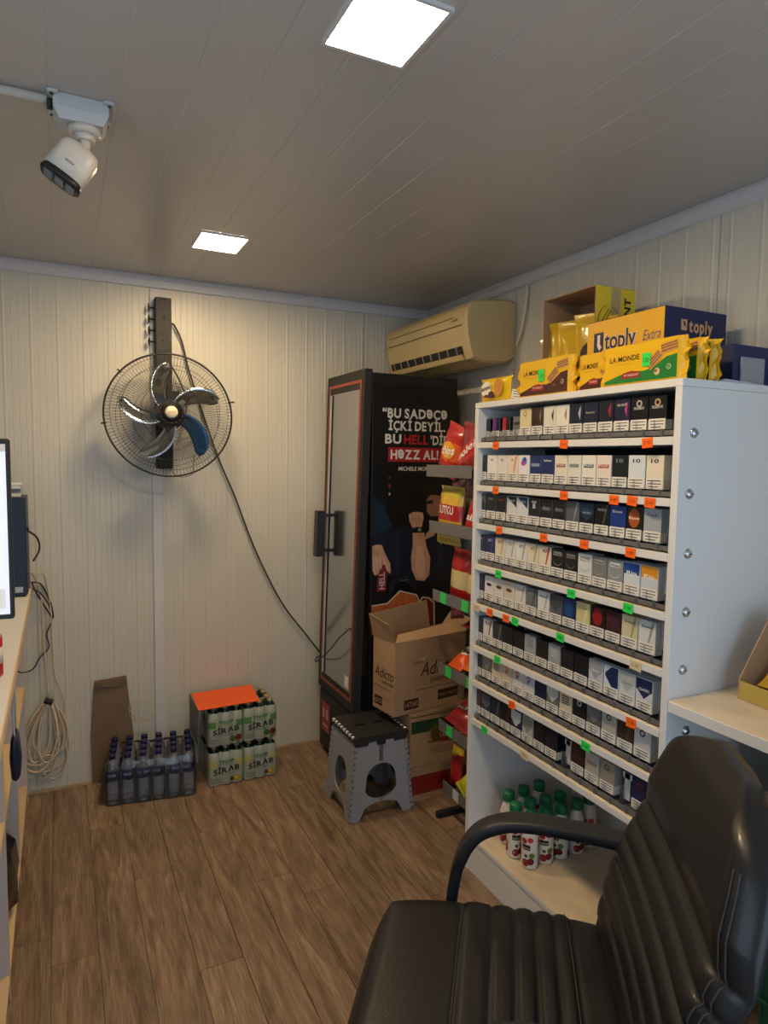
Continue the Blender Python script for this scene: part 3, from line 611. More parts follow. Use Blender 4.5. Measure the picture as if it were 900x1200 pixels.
b.extrude([pl]+holes, (0, 0, TOPZ-.022), (1, 0, 0), (0, 1, 0), (0, 0, 1), M['stoolt'], .022)
for sx in (-1, 1): b.box(sx*.09-.03, sx*.09+.03, -ty-.008, -ty+.01, TOPZ-.04, TOPZ-.018, M['stoolt'], .003)
b.box(-.02, .02, -ty-.008, -ty+.01, TOPZ-.045, TOPZ-.018, M['stoolt'], .003); tp = b.build('step_top', t, label='black textured top')
for sx in (-1, 1):
    for k in range(8):
        MB().obox((sx*(tx+.003), -.105+k*.030, TOPZ-.004), (.006, .007, .006), I3, M['dotw'], .002).build('grip_dot', tp)

# ------------------------------------------------------------------ cardboard boxes
def carton(name, lab, cxy, rz, sx, sy, z0, h, group='cardboard cartons stacked beside the drinks cooler', open_=False, tone='card'):
    t = thing(name, lab, 'box', (cxy[0], cxy[1], z0), rz, group); hx, hy = sx/2, sy/2; th = .004
    for nm, q in (('side_wall', (-hx, hx, -hy, -hy+th)), ('side_wall', (-hx, hx, hy-th, hy)), ('end_wall', (-hx, -hx+th, -hy+th, hy-th)), ('end_wall', (hx-th, hx, -hy+th, hy-th))): MB().box(*q, 0, h, M[tone]).build(nm, t)
    MB().box(-hx+th, hx-th, -hy+th, hy-th, 0, th, M['cardin']).build('base', t)
    if not open_: MB().box(-hx, hx, -hy, -.001, h, h+th, M[tone]).build('flap', t); MB().box(-hx, hx, .001, hy, h, h+th, M[tone]).build('flap', t)
    return t
# bottom: red band; middle: green band; top: open coffee carton.  near-left corners at about (1.36,2.445)
W1 = .38; D1 = .215
t1 = carton('cardboard_carton', 'flat carton with a red band, bottom of the stack beside the stool', (1.352+W1/2, 2.445+D1/2), 0, W1, D1, 0, .150)
b = MB(); F = Face(b, (0, -D1/2, 0), (1, 0, 0), (0, 0, 1), .0006); F.rect(-W1/2, W1/2, .03, .115, ink('8a2420')); F.text('PATATES', .055, .055, .035, ink('5a1614'), wid=.2, off=.02); b.build('red_band_print', t1)
t2 = carton('cardboard_carton', 'carton with a green band, sunflower and tomato, middle of the stack', (1.345+W1/2, 2.452+D1/2), R(1.5), W1, D1, .156, .235)
b = MB(); F = Face(b, (0, -D1/2, 0), (1, 0, 0), (0, 0, 1), .0006); F.rect(-W1/2+.006, W1/2, .150, .205, ink('23452a')); F.rect(-W1/2, W1/2, .222, .228, ink('6a5030'))
F.o = F.o+Vector((-.052, 0, 0))
for k in range(18):
    a = 2*math.pi*k/18; F.poly([(.0+.03*math.cos(a-.12), .13+.03*math.sin(a-.12)), (.0+.056*math.cos(a), .13+.056*math.sin(a)), (.0+.03*math.cos(a+.12), .13+.03*math.sin(a+.12))], ink('9a7a20'), 2)
F.disc(0, .13, .034, ink('5a4a24'), 3); F.disc(.045, .125, .040, ink('7a2a20'), 4, .034); F.text('Günəş', .048, .115, .026, ink('c8b090'), 5, wid=.07); F.poly([(-.05, .10), (.09, .088), (.09, .094), (-.05, .106)], ink('6a4a30'), 3)
for k, z in enumerate((.068, .056, .044)): F.text('GÜNƏBAXAN TOXUMU'[:16-3*k], .03, z, .007, ink('5a4028'), wid=.14-.02*k)
b.build('printed_panel', t2)
W3, D3, H3 = .40, .165, .322; a3 = R(9)
c3 = Vector((1.270, 2.448))+Matrix.Rotation(a3, 2)@Vector((W3/2, D3/2))
t3 = carton('cardboard_carton', 'open coffee carton with raised flaps, topmost of the stack', c3, a3, W3, D3, .398, H3, open_=True)
b = MB(); F = Face(b, (0, -D3/2, 0), (1, 0, 0), (0, 0, 1), .0006); dk = ink('3a2018')
F.text('Adicto', .035, .155, .062, dk, wid=.20, off=.0, shear=.25); F.text('intenso', .060, .118, .030, dk, wid=.13, shear=.2); F.text('caffè', -.075, .215, .018, ink('6a2018'), wid=.05, shear=.25)
F.rect(-.09, .16, .095, .097, dk); F.rect(-.15, -.07, .018, .062, dk); F.rect(.04, .16, .03, .075, dk); F.text('BARISTA BLEND', .10, .045, .014, ink('a8805a'), wid=.105, off=.01); F.text('147260', -.11, .028, .024, ink('a8805a'), wid=.07, off=.02)
F.rect(-.075, -.04, .225, .235, ink('b8b0a4')); F.poly([(-.06, .222), (-.02, .247), (-.015, .255), (-.055, .23)], ink('b4aca0'), 2)
G = Face(b, (-W3/2, 0, 0), (0, -1, 0), (0, 0, 1), .0006); G.text('Adicto', .0, .150, .045, dk, wid=.14, shear=.25); G.text('intenso', .03, .125, .018, dk, wid=.08); G.rect(-.075, .06, .105, .107, dk); G.rect(-.06, .06, .06, .062, ink('8a4030')); G.rect(-.07, -.01, .02, .06, dk); G.text('ISO', -.04, .03, .018, ink('a8805a'), wid=.05, off=.02)
b.build('printed_panel', t3)
def flap(pts, m=M['card']):
    b = MB(); n = len(pts); nn = (Vector(pts[1])-Vector(pts[0])).cross(Vector(pts[2])-Vector(pts[0])).normalized()*.002
    b.add([Vector(p)-nn for p in pts]+[Vector(p)+nn for p in pts], [tuple(range(n)), tuple(range(2*n-1, n-1, -1))]+[(i, (i+1) % n, n+(i+1) % n, n+i) for i in range(n)], m); return b.build('flap', t3)
hx, hy = W3/2, D3/2
flap([(-hx, hy, H3), (hx*.6, hy, H3), (hx*.52, hy+.005, H3+.125), (-hx-.01, hy+.005, H3+.098)])
flap([(-hx, -hy, H3), (hx, -hy, H3), (hx+.005, -hy+.06, H3+.035), (-hx+.055, -hy+.05, H3+.012), (-hx+.045, -hy+.045, H3+.022), (-hx+.02, -hy+.02, H3+.012)])
flap([(-hx, -hy, H3), (-hx, hy, H3), (-hx-.030, hy-.005, H3+.105), (-hx-.032, -hy+.0, H3+.085)])
flap([(hx, -hy, H3), (hx, hy, H3), (hx+.045, hy-.01, H3+.06), (hx+.05, -hy+.01, H3+.05)])
b = MB(); b.tube(smooth_path([(.055, -hy-.002, H3+.03), (.03, -hy-.006, H3-.04), (.02, -hy-.004, H3-.13)]), [.001]*4+[.006]*5+[.001]*4, M['wrap'], 6, flat=.3); b.build('torn_tape', t3)

# ------------------------------------------------------------------ folded cardboard leaning on the wall, wire loop
b = MB(); b.extrude([(0, 0), (.185, -.03), (.155, .28), (.02, .27)], (0, 0, 0), (1, 0, 0), (0, -.01, 1), (0, 1, 0), M['cardd'], .005)
t = thing('cardboard_sheet', 'brown torn cardboard sheet standing against the wall behind the water bottles', 'cardboard', (.105, 3.200, .21))
b.build('sheet', t); MB().extrude([(0.02, .27), (.155, .28), (.12, .235), (.03, .245)], (0, -.006, 0), (1, 0, 0), (0, -.03, 1), (0, 1, 0), M['cardd'], .003).build('torn_flap', t)
MB().extrude([(.002, .0), (.180, -.02), (.185, -.205), (.004, -.205)], (0, -.001, 0), (1, 0, 0), (0, 0, 1), (0, 1, 0), M['cardd'], .004).build('lower_panel', t)
b = MB()
for k, (rx, rz) in enumerate(((.055, .055), (.048, .060), (.058, .045))): b.tube([(.0+rx*math.cos(a+.3*k), -.002*k, rz*math.sin(a)) for a in [2*math.pi*i/26 for i in range(25)]], .0013, M['cable'], 4)
tag(b.build('wire_loop'), 'thin beige wire loop on the wall above the water bottles', 'wire').location = (.325, 3.197, .315)

# ------------------------------------------------------------------ soft bags and packets
def bag(name, lab, cat, loc_, rot, w, h, d, main, band=None, band2=None, text=None, tcol='f4efe6', group=None, seed=0, oval=None, crimp=.06, tz=0., tsize=.16, slope=.25):
    """pillow packet standing in its local XZ plane, front towards -Y, base at z=0"""
    t = thing(name, lab, cat, loc_, 0, group, rot); rnd = random.Random(seed)
    nu, nv = 14, 18; mm = mat('foil_'+main, hexc(main), .30, coat=.4, bump=.35, bscale=38); mb_ = mat('foil_'+(band or main), hexc(band or main), .30, coat=.4); mb2 = mat('foil_'+(band2 or main), hexc(band2 or main), .30, coat=.4)
    def th(u, v):
        if abs(v) > 1-crimp*2: return .03
        q = (1-abs(v/(1-crimp*2))**3); return max(.03, (1-abs(u)**2.6)**.55*q**.5)
    def wr(u, v): return mnoise.noise(Vector((u*2.2+seed*7.1, v*3.1, seed*3.3)))*.22+mnoise.noise(Vector((u*6+seed, v*9, 4)))*.06
    def P(a, b, l=0, sg=-1):
        u = max(-1, min(1, a/(w/2))); v = max(-1, min(1, (b-h/2)/(h/2)))
        nar = 1-.10*math.exp(-((1-abs(v))/.12)**2)*-1 if abs(v) > .88 else 1-.05*(1-abs(v))
        f = th(u, v); return Vector((a*nar+.004*wr(v, u), sg*(d/2*f*(1+wr(u, v))+l), b+.006*wr(u*.7, v+3)*(1 if v > 0 else 0)))
    b = MB()
    for sg in (-1, 1):
        vs = [P(w/2*(2*i/nu-1), h*(j/nv), 0, sg) for j in range(nv+1) for i in range(nu+1)]
        for j in range(nv):
            z = (j+.5)/nv
            for i in range(nu):
                uu = 2*(i+.5)/nu-1; zz = z-slope*uu*.25
                m = mb_ if (band and .30 < zz < .62) else (mb2 if (band2 and zz > .80) else mm)
                k = j*(nu+1)+i; q = (k, k+1, k+nu+2, k+nu+1)
                b.add([vs[x] for x in q], [(0, 1, 2, 3)], m, True)
    o = b.build('packet_film', t)
    import bmesh
    bm = bmesh.new(); bm.from_mesh(o.data); bmesh.ops.remove_doubles(bm, verts=bm.verts, dist=1e-5); bm.to_mesh(o.data); bm.free()
    p = MB(); F = Face(p, (0, 0, 0), (1, 0, 0), (0, 0, 1), .0012, fn=lambda a, b_, l: P(a, b_, l+.0012))
    if oval: F.disc(0, h*.50+tz, w*.36, ink(oval), 1, h*.16)
    if text: F.text(text, 0, h*.42+tz, h*tsize, ink(tcol), 2, wid=w*.66, off=.02, slope=slope*.8)
    if text or oval: p.build('printed_front', t)
    return t

# ------------------------------------------------------------------ snack rack
rk = thing('snack_rack', 'black wire snack rack with grey tray fronts between cooler and cigarette shelf', 'rack', (1.55, 2.13, 0))
def rl(mb): mb.v = [(a-1.55, c-2.13, z) for a, c, z in mb.v]; return mb
b = MB()
for y in (2.02, 2.24): b.tube([(1.72, y, 0.02), (1.70, y, 1.62)], .012, M['blackm'], 8)
rl(b).build('post', rk)
for y in (2.005, 2.29): rl(MB().box(1.395, 1.73, y-.011, y+.011, .0, .028, M['blackm'], .003)).build('foot', rk)
TR = [(1.315, 1.437, 'up'), (1.332, 1.215, 'up'), (1.354, .935, 'tag'), (1.385, .632, 'tag'), (1.395, .385, 'tag'), (1.423, .115, 'tag')]
for i, (x, z, kd) in enumerate(TR):
    y0, y1 = 1.968, 2.29; b = MB()
    b.box(x, x+.003, y0, y1, z, z+.046, M['tray']); b.box(x, 1.70, y0, y0+.003, z, z+.03, M['blackm']).box(x, 1.70, y1-.003, y1, z, z+.03, M['blackm'])
    for k in range(8): b.tube([(x+.004, y0+.01+k*.043, z+.004), (1.70, y0+.01+k*.043, z+.004)], .002, M['blackm'], 4)
    for q in (.004, .18, .33): b.tube([(min(x+q, 1.70), y0, z+.001), (min(x+q, 1.70), y1, z+.001)], .0025, M['blackm'], 4)
    o = rl(b).build('tray', rk)
    if kd == 'tag':
        for yy in (y1-.085, y1-.24) if i < 5 else (y1-.10,): rl(MB().obox((x-.0012, yy, z+.023), (.0008, .021, .021), Matrix.Rotation(R(4), 3, 'X'), ink('38d05e') if i < 5 else ink('c8ccd4'))).build('price_tag', o)
RB = dict(group='snack packets on the wire rack')
fx = R(-90)
bag('snack_bag', 'red crisps bag with yellow picture leaning on the top tray of the wire rack', 'snack bag', (1.365, 2.225, 1.442), (R(-6), R(18), fx), .135, .205, .045, 'b3201c', 'd8571e', text='chips', seed=1, oval='e0a028', **RB)
bag('snack_bag', 'dark red bag with white stripes beside the crisps on the top rack tray', 'snack bag', (1.372, 2.085, 1.442), (R(-4), R(8), fx), .135, .20, .04, '8a1c22', 'c8322c', text='nobel', seed=2, slope=.9, **RB)
bag('snack_bag', 'orange and yellow bag standing behind the red bags, highest on the rack', 'snack bag', (1.44, 2.09, 1.442), (R(-5), R(10), fx), .15, .30, .05, 'd87a10', 'c05a18', seed=3, band2='e8981c', **RB)
bag('snack_bag', 'dark maroon packet sticking out under the top rack tray', 'snack bag', (1.36, 2.02, 1.36), (0, R(4), fx), .11, .11, .035, '3a0e1c', seed=4, **RB)
bag('snack_bag', 'yellow bag with red band on the second rack tray', 'snack bag', (1.375, 2.205, 1.215), (R(-4), R(2), fx), .165, .185, .055, 'd8ae3c', 'b01c1c', band2='c8b440', text='TUTKU', seed=5, slope=.0, **RB)
bag('snack_bag', 'bright red packet with white mark at the right of the second rack tray', 'snack bag', (1.370, 2.045, 1.215), (R(-4), R(20), fx), .11, .165, .04, 'b5161f', text='aile', seed=6, **RB)
bag('snack_bag', 'dull pink and grey bag behind the yellow bag on the second rack tray', 'snack bag', (1.45, 2.235, 1.22), (R(-3), R(-8), fx), .12, .20, .04, '6b4a48', '7a6a50', seed=7, **RB)
bag('snack_bag', 'dark green bag standing behind the red packet on the second rack tray', 'snack bag', (1.45, 2.06, 1.22), (R(-3), R(4), fx), .13, .21, .04, '2e3a1c', '7a2a20', seed=8, **RB)
bag('snack_bag', 'red topped pouch with cream panel, nearer the cooler on the third rack tray', 'snack bag', (1.41, 2.185, .94), (R(-3), R(3), fx), .115, .215, .05, 'a8181e', 'cfc08a', text='', seed=9, slope=0, **RB)
bag('snack_bag', 'red topped pouch with cream panel, beside the white shelf on the third rack tray', 'snack bag', (1.40, 2.055, .94), (R(-3), R(2), fx), .115, .215, .05, '8a161c', 'cfc08a', seed=10, slope=0, **RB)
bag('snack_bag', 'glossy red packet peeping below the third rack tray', 'snack bag', (1.385, 2.06, .865), (R(-70), 0, fx), .12, .15, .03, '7a1420', seed=11, **RB)
bag('snack_bag', 'orange chocolate packet with black mark lying on the fourth rack tray', 'snack bag', (1.415, 2.215, .665), (R(-62), R(0), fx), .09, .17, .05, 'd8541c', text='twix', tcol='1a1412', seed=12, oval='e8e0d0', **RB)
bag('snack_bag', 'plain orange packet lying behind the marked one on the fourth rack tray', 'snack bag', (1.425, 2.12, .675), (R(-60), R(0), fx), .09, .17, .05, 'e06a18', band='c8481c', seed=13, **RB)
bag('snack_bag', 'white and maroon packet at the shelf end of the fourth rack tray', 'snack bag', (1.41, 2.035, .66), (R(-58), R(0), fx), .085, .16, .04, '6a1420', 'dcd4cc', text='bar', tcol='3a2020', seed=14, **RB)
bag('snack_bag', 'red foil packet lying outermost on the fifth rack tray', 'snack bag', (1.42, 2.205, .425), (R(-58), R(4), fx), .15, .17, .065, '8c1420', text='kit', seed=15, tsize=.1, **RB)
bag('snack_bag', 'red foil packet with white lettering stacked above the outermost on the fifth rack tray', 'snack bag', (1.46, 2.09, .455), (R(-55), R(-4), fx), .15, .17, .06, '9a1826', text='KitKat', seed=16, **RB)
bag('snack_bag', 'yellow green packet with folded end, lower one on the bottom rack tray', 'snack bag', (1.44, 2.16, .150), (R(-35), R(24), fx), .12, .19, .05, 'b8b81c', 'd8c820', seed=17, **RB)
bag('snack_bag', 'olive yellow packet behind the other yellow one on the bottom rack tray', 'snack bag', (1.48, 2.06, .165), (R(-32), R(14), fx), .13, .18, .05, '8a9a1c', 'c8c024', seed=18, **RB)
bag('snack_bag', 'small red packet at the cooler end of the bottom rack tray', 'snack bag', (1.455, 2.245, .150), (R(-8), R(-4), fx), .08, .16, .035, 'a01c1e', band2='c8a830', seed=19, **RB)
bag('snack_bag', 'orange edged dark packet topmost on the bottom rack tray', 'snack bag', (1.53, 2.13, .18), (R(-45), R(10), fx), .15, .19, .04, '7a2a1c', 'c85a1c', seed=20, **RB)

for k in range(5):
    bag('snack_bag', f'small yellow packet tail showing under the second rack tray, {["nearest the cooler", "second from the cooler", "middle one", "fourth from the cooler", "nearest the white shelf"][k]}', 'snack bag', (1.365, 2.262-.036*k, 1.172), (R(8), R(12-5*k), fx), .034, .042, .014, 'c8b45c', 'b8962c', seed=80+k, group='small yellow packets under the second tray')
bag('snack_bag', 'maroon wrapper hanging under the third rack tray by the white shelf', 'snack bag', (1.385, 2.15, .885), (R(-10), R(-14), fx), .10, .05, .02, '6a1424', 'a8243c', seed=90, **RB)
bag('snack_bag', 'brown and orange bar lying at the back of the fourth rack tray', 'snack bag', (1.52, 2.06, .70), (R(-60), R(8), fx), .10, .16, .05, '5a2a1c', 'c86a3a', seed=91, **RB)
bag('snack_bag', 'dark grey pouch leaning over the top of the bottom rack tray', 'snack bag', (1.56, 2.06, .20), (R(-30), R(-8), fx), .12, .17, .04, '4a4a50', '7a2030', seed=92, **RB)

# ------------------------------------------------------------------ white cigarette shelf
SX, SY0, SY1, ST = 1.319, 1.100, 1.962, 1.702
su = thing('cigarette_shelf', 'tall white display shelf filled with eight rows of cigarette packs', 'shelf', (1.57, 1.53, 0))
def sl(mb): mb.v = [(a-1.57, c-1.53, z) for a, c, z in mb.v]; return mb
sl(MB().box(SX, 1.825, SY0, SY0+.020, 0, ST-.0195, M['white'], .0012)).build('side_panel', su)
sl(MB().box(SX, 1.825, SY1-.020, SY1, 0, ST-.0195, M['white'], .0012)).build('side_panel', su)
sl(MB().box(SX, 1.825, SY0, SY1, ST-.019, ST, M['white'], .0012)).build('top_board', su)
sl(MB().box(1.62, 1.63, SY0+.0205, SY1-.0205, .58, ST-.02, mat('dark_back_panel', (.035, .035, .04), .6))).build('back_panel', su, label='dark back panel')
sl(MB().box(1.812, 1.822, SY0+.0205, SY1-.0205, .02, .565, M['white'])).build('back_panel', su, label='white back panel')
BZ = [1.565, 1.416, 1.282, 1.136, .995, .842, .715, .573]
boards = []
for i, z in enumerate(BZ):
    o = sl(MB().box(SX+.001, 1.619 if i < 7 else 1.811, SY0+.0205, SY1-.0205, z-.020, z, M['white'], .001)).build('shelf_board', su); boards.append(o)
    if i >= 3: sl(MB().box(SX+.002, SX+.05, SY0+.021, SY1-.021, z, z+.0008, M['beige'])).build('beige_edge', o)  # beige strip along the front of the lower boards
b = MB().box(SX+.001, 1.811, SY0+.0205, SY1-.0205, .118, .135, M['white'], .001); o = sl(b).build('shelf_board', su)
sl(MB().box(SX+.002, 1.81, SY0+.021, SY1-.021, .135, .1365, M['board'])).build('worktop_sheet', o, label='beige marbled bottom shelf surface')
sl(MB().box(SX+.004, SX+.02, SY0+.0205, SY1-.0205, 0, .1175, M['white'])).build('plinth', su)
TAG = {0: [(1.834, 'o'), (1.501, 'o'), (1.196, 'o')], 1: [(1.828, 'o'), (1.493, 'o'), (1.299, 'o'), (1.237, 'o'), (1.18, 'o')], 2: [(1.802, 'o'), (1.576, 'o'), (1.403, 'o'), (1.235, 'o')], 3: [(1.8, 'g'), (1.447, 'g'), (1.235, 'g')],
       4: [(1.843, 'o'), (1.751, 'o'), (1.703, 'g'), (1.487, 'g'), (1.202, 'c'), (1.925, 'c')], 5: [(1.793, 'g'), (1.208, 'o')], 6: [(1.706, 'o'), (1.367, 'g')], 7: [(1.857, 'g'), (1.634, 'c')]}
TC = dict(o=ink('ff6a10', .6), g=ink('2ee05a', .6), c=ink('d8c8a8', .6)); TI = dict(o=ink('8a3208'), g=ink('0c6a28'), c=ink('8a7a5a'))
rr = random.Random(3)
for i, l in TAG.items():
    for y, c in l:
        tb = MB(); rx = Matrix.Rotation(R(rr.uniform(-6, 6)), 3, 'X'); cz = BZ[i]-.012+rr.uniform(-.002, .001)
        tb.obox((SX-.0006, y, cz), (.0006, .0165 if c != 'c' else .019, .0125), rx, TC[c])
        F = Face(tb, (SX-.0012, y, cz), rx@Vector((0, -1, 0)), rx@Vector((0, 0, 1)), .0003); F.text(rr.choice(['5.20', '4.80', '6.50', '5.90', '3.60']), 0, -.004, .009, TI[c], 1, wid=.022)
        sl(tb).build('price_tag', boards[i])
# chrome cam bolts on the side panel
for x, z in ((1.365, 1.574), (1.359, 1.428), (1.364, 1.283), (1.368, 1.139), (1.366, .995), (1.388, .837)):
    b = MB(); b.lathe((x, SY0, z), [(.0035, -.0085), (.004, -.0075), (.009, -.006), (.0125, -.002), (.0125, 0)], M['steel'], 16, Matrix(((1, 0, 0), (0, 0, 1), (0, 1, 0))).to_3x3()); b.obox((x, SY0-.0086, z), (.006, .0006, .001), I3, M['dsteel']); sl(b).build('cam_bolt', su)
# grey clear pusher trays
for i, z in enumerate(BZ):
    b = MB(); b.box(SX+.012, SX+.016, SY0+.024, SY1-.024, z+.0012, z+.016, M['tray']).box(SX+.012, 1.60, SY0+.024, SY1-.024, z+.0012, z+.004, M['tray'])
    o = sl(b).build('pusher_tray', boards[i]); b = MB()
    for k in range(15): y = 1.972-.0288-.0575*(k-.0)+.0; b.box(SX+.0185, 1.60, y-.0007, y+.0007, z+.005, z+.042, M['traycl'])
    for k in range(16): y = 1.972-.0578*(k-.0); b.box(SX+.008, SX+.012, y-.004, y+.004, z+.002, z+.020, M['traycl'])
    sl(b).build('clear_dividers', boards[i])

# ------------------------------------------------------------------ the cigarette packs
PACK = {}
def pack_mesh(spec):
    """front towards -X, base at z=0, centred on y; local x runs into the shelf"""
    if spec in PACK: return PACK[spec]
    base, style, c2, txt, tcol, wd, hh = spec
    b = MB(); w_, h_, d_ = wd, hh, .023; x0 = 0; mb_ = mat('pack_'+base, hexc(base), .30, coat=.35)
    b.obox((d_/2, 0, h_/2), (d_/2, w_/2, h_/2), I3, mb_, .0012)
    for sg in (-1, 1): b.box(.0012, d_-.0012, sg*w_/2-.0003 if sg > 0 else sg*w_/2-.0003, sg*w_/2+.0003, .001, h_*.30, ink('cfcac0'))
    F = Face(b, (0, 0, 0), (0, -1, 0), (0, 0, 1), .0003); a = w_/2-.0014; lz = h_*.34; top = h_-.0014; m2 = ink(c2) if c2 else None
    F.rect(-a, a, .0015, lz-.001, ink('e8e4dc'), 1)
    for k, z in enumerate((.72, .46, .2)): F.rect(-a*.82+.001*k, a*(.82 if k < 2 else .5), lz*z, lz*z+.0022, ink('4a4642'), 2)
    mid = (lz+top)/2
    if style == 'diag': F.poly([(-a, top), (a, top), (a, lz+.02), (-a*.2, mid+.012)], m2, 1)
    elif style == 'slash': F.poly([(a*.15, lz), (a*.35, lz), (a*.95, top), (a*.6, top)], m2, 1)
    elif style == 'blade': F.poly([(a*.35, mid), (a*.75, mid+.022), (a*.7, lz+.008)], m2, 1)
    elif style == 'vee': F.poly([(-a, top), (a, top), (a, mid), (0, lz+.004), (-a, mid)], m2, 1)
    elif style == 'point': F.poly([(a*.1, top), (a, top), (a, lz), (a*.1, lz), (-a*.8, mid-.002), (-a*.8, mid+.008)], m2, 1)
    elif style == 'band': F.rect(-a*.75, a*.75, mid-.006, mid+.004, m2, 1)
    elif style == 'half': F.rect(-a, a, mid-.002, top, m2, 1)
    elif style == 'oval': F.disc(0, mid, a*.62, m2, 1, a*.22)
    elif style == 'disc': F.disc(0, mid+.012, a*.36, m2, 1); F.disc(0, mid+.012, a*.2, mb_, 1.5)
    elif style == 'bigoval': F.disc(0, mid, a*.72, m2, 1, a*.98)
    elif style == 'flower':
        F.disc(.003, mid+.010, .013, ink('3a8ac8'), 1); F.disc(-.004, mid+.004, .009, ink('c83aa0'), 1.3); F.disc(.006, mid+.016, .007, ink('2a3ab0'), 1.6)
    elif style == 'crest': F.poly([(-.007, mid-.004), (.007, mid-.004), (.006, mid+.010), (0, mid+.015), (-.006, mid+.010)], m2, 1); F.rect(-.012, .012, top-.014, top-.008, m2, 1)
    elif style == 'stripes':
        for k in range(4): F.rect(-a*.6, a*.6, mid-.010+.007*k, mid-.0065+.007*k, m2, 1)
    elif style == 'arc':
        pts = [(a*.75*math.cos(t), mid-.004-.016*math.sin(t)) for t in [math.pi*i/10 for i in range(11)]]
        for p, q in zip(pts, pts[1:]): F.poly([p, q, (q[0], q[1]-.0018), (p[0], p[1]-.0018)], m2, 1)
        F.rect(-a*.7, a*.7, mid+.008, mid+.020, m2, 1)
    elif style == 'frame':
        for q in ((-a*.8, a*.8, top-.006, top-.0045), (-a*.8, a*.8, lz+.003, lz+.0045), (-a*.8, -a*.75, lz+.003, top-.0045), (a*.75, a*.8, lz+.003, top-.0045)): F.rect(*q, m2, 1)
    elif style == 'dark': F.rect(-a, a*.0, lz, top, m2, 1)
    if txt:
        tz = mid+(.010 if style in ('arc', 'diag', 'slash', 'plain', 'blade') else -.003)
        F.text(txt, 0, tz, .0095 if len(txt) < 4 else .0065, ink(tcol), 2, wid=min(w_*.62, .012*len(txt)), off=.02)
    me = b.build('pack_template'); m = me.data; bpy.data.objects.remove(me); PACK[spec] = m; return m
S = lambda base, style='plain', c2=None, txt='', tcol='dcd8d0', w=.0545, h=.086: (base, style, c2, txt, tcol, w, h)
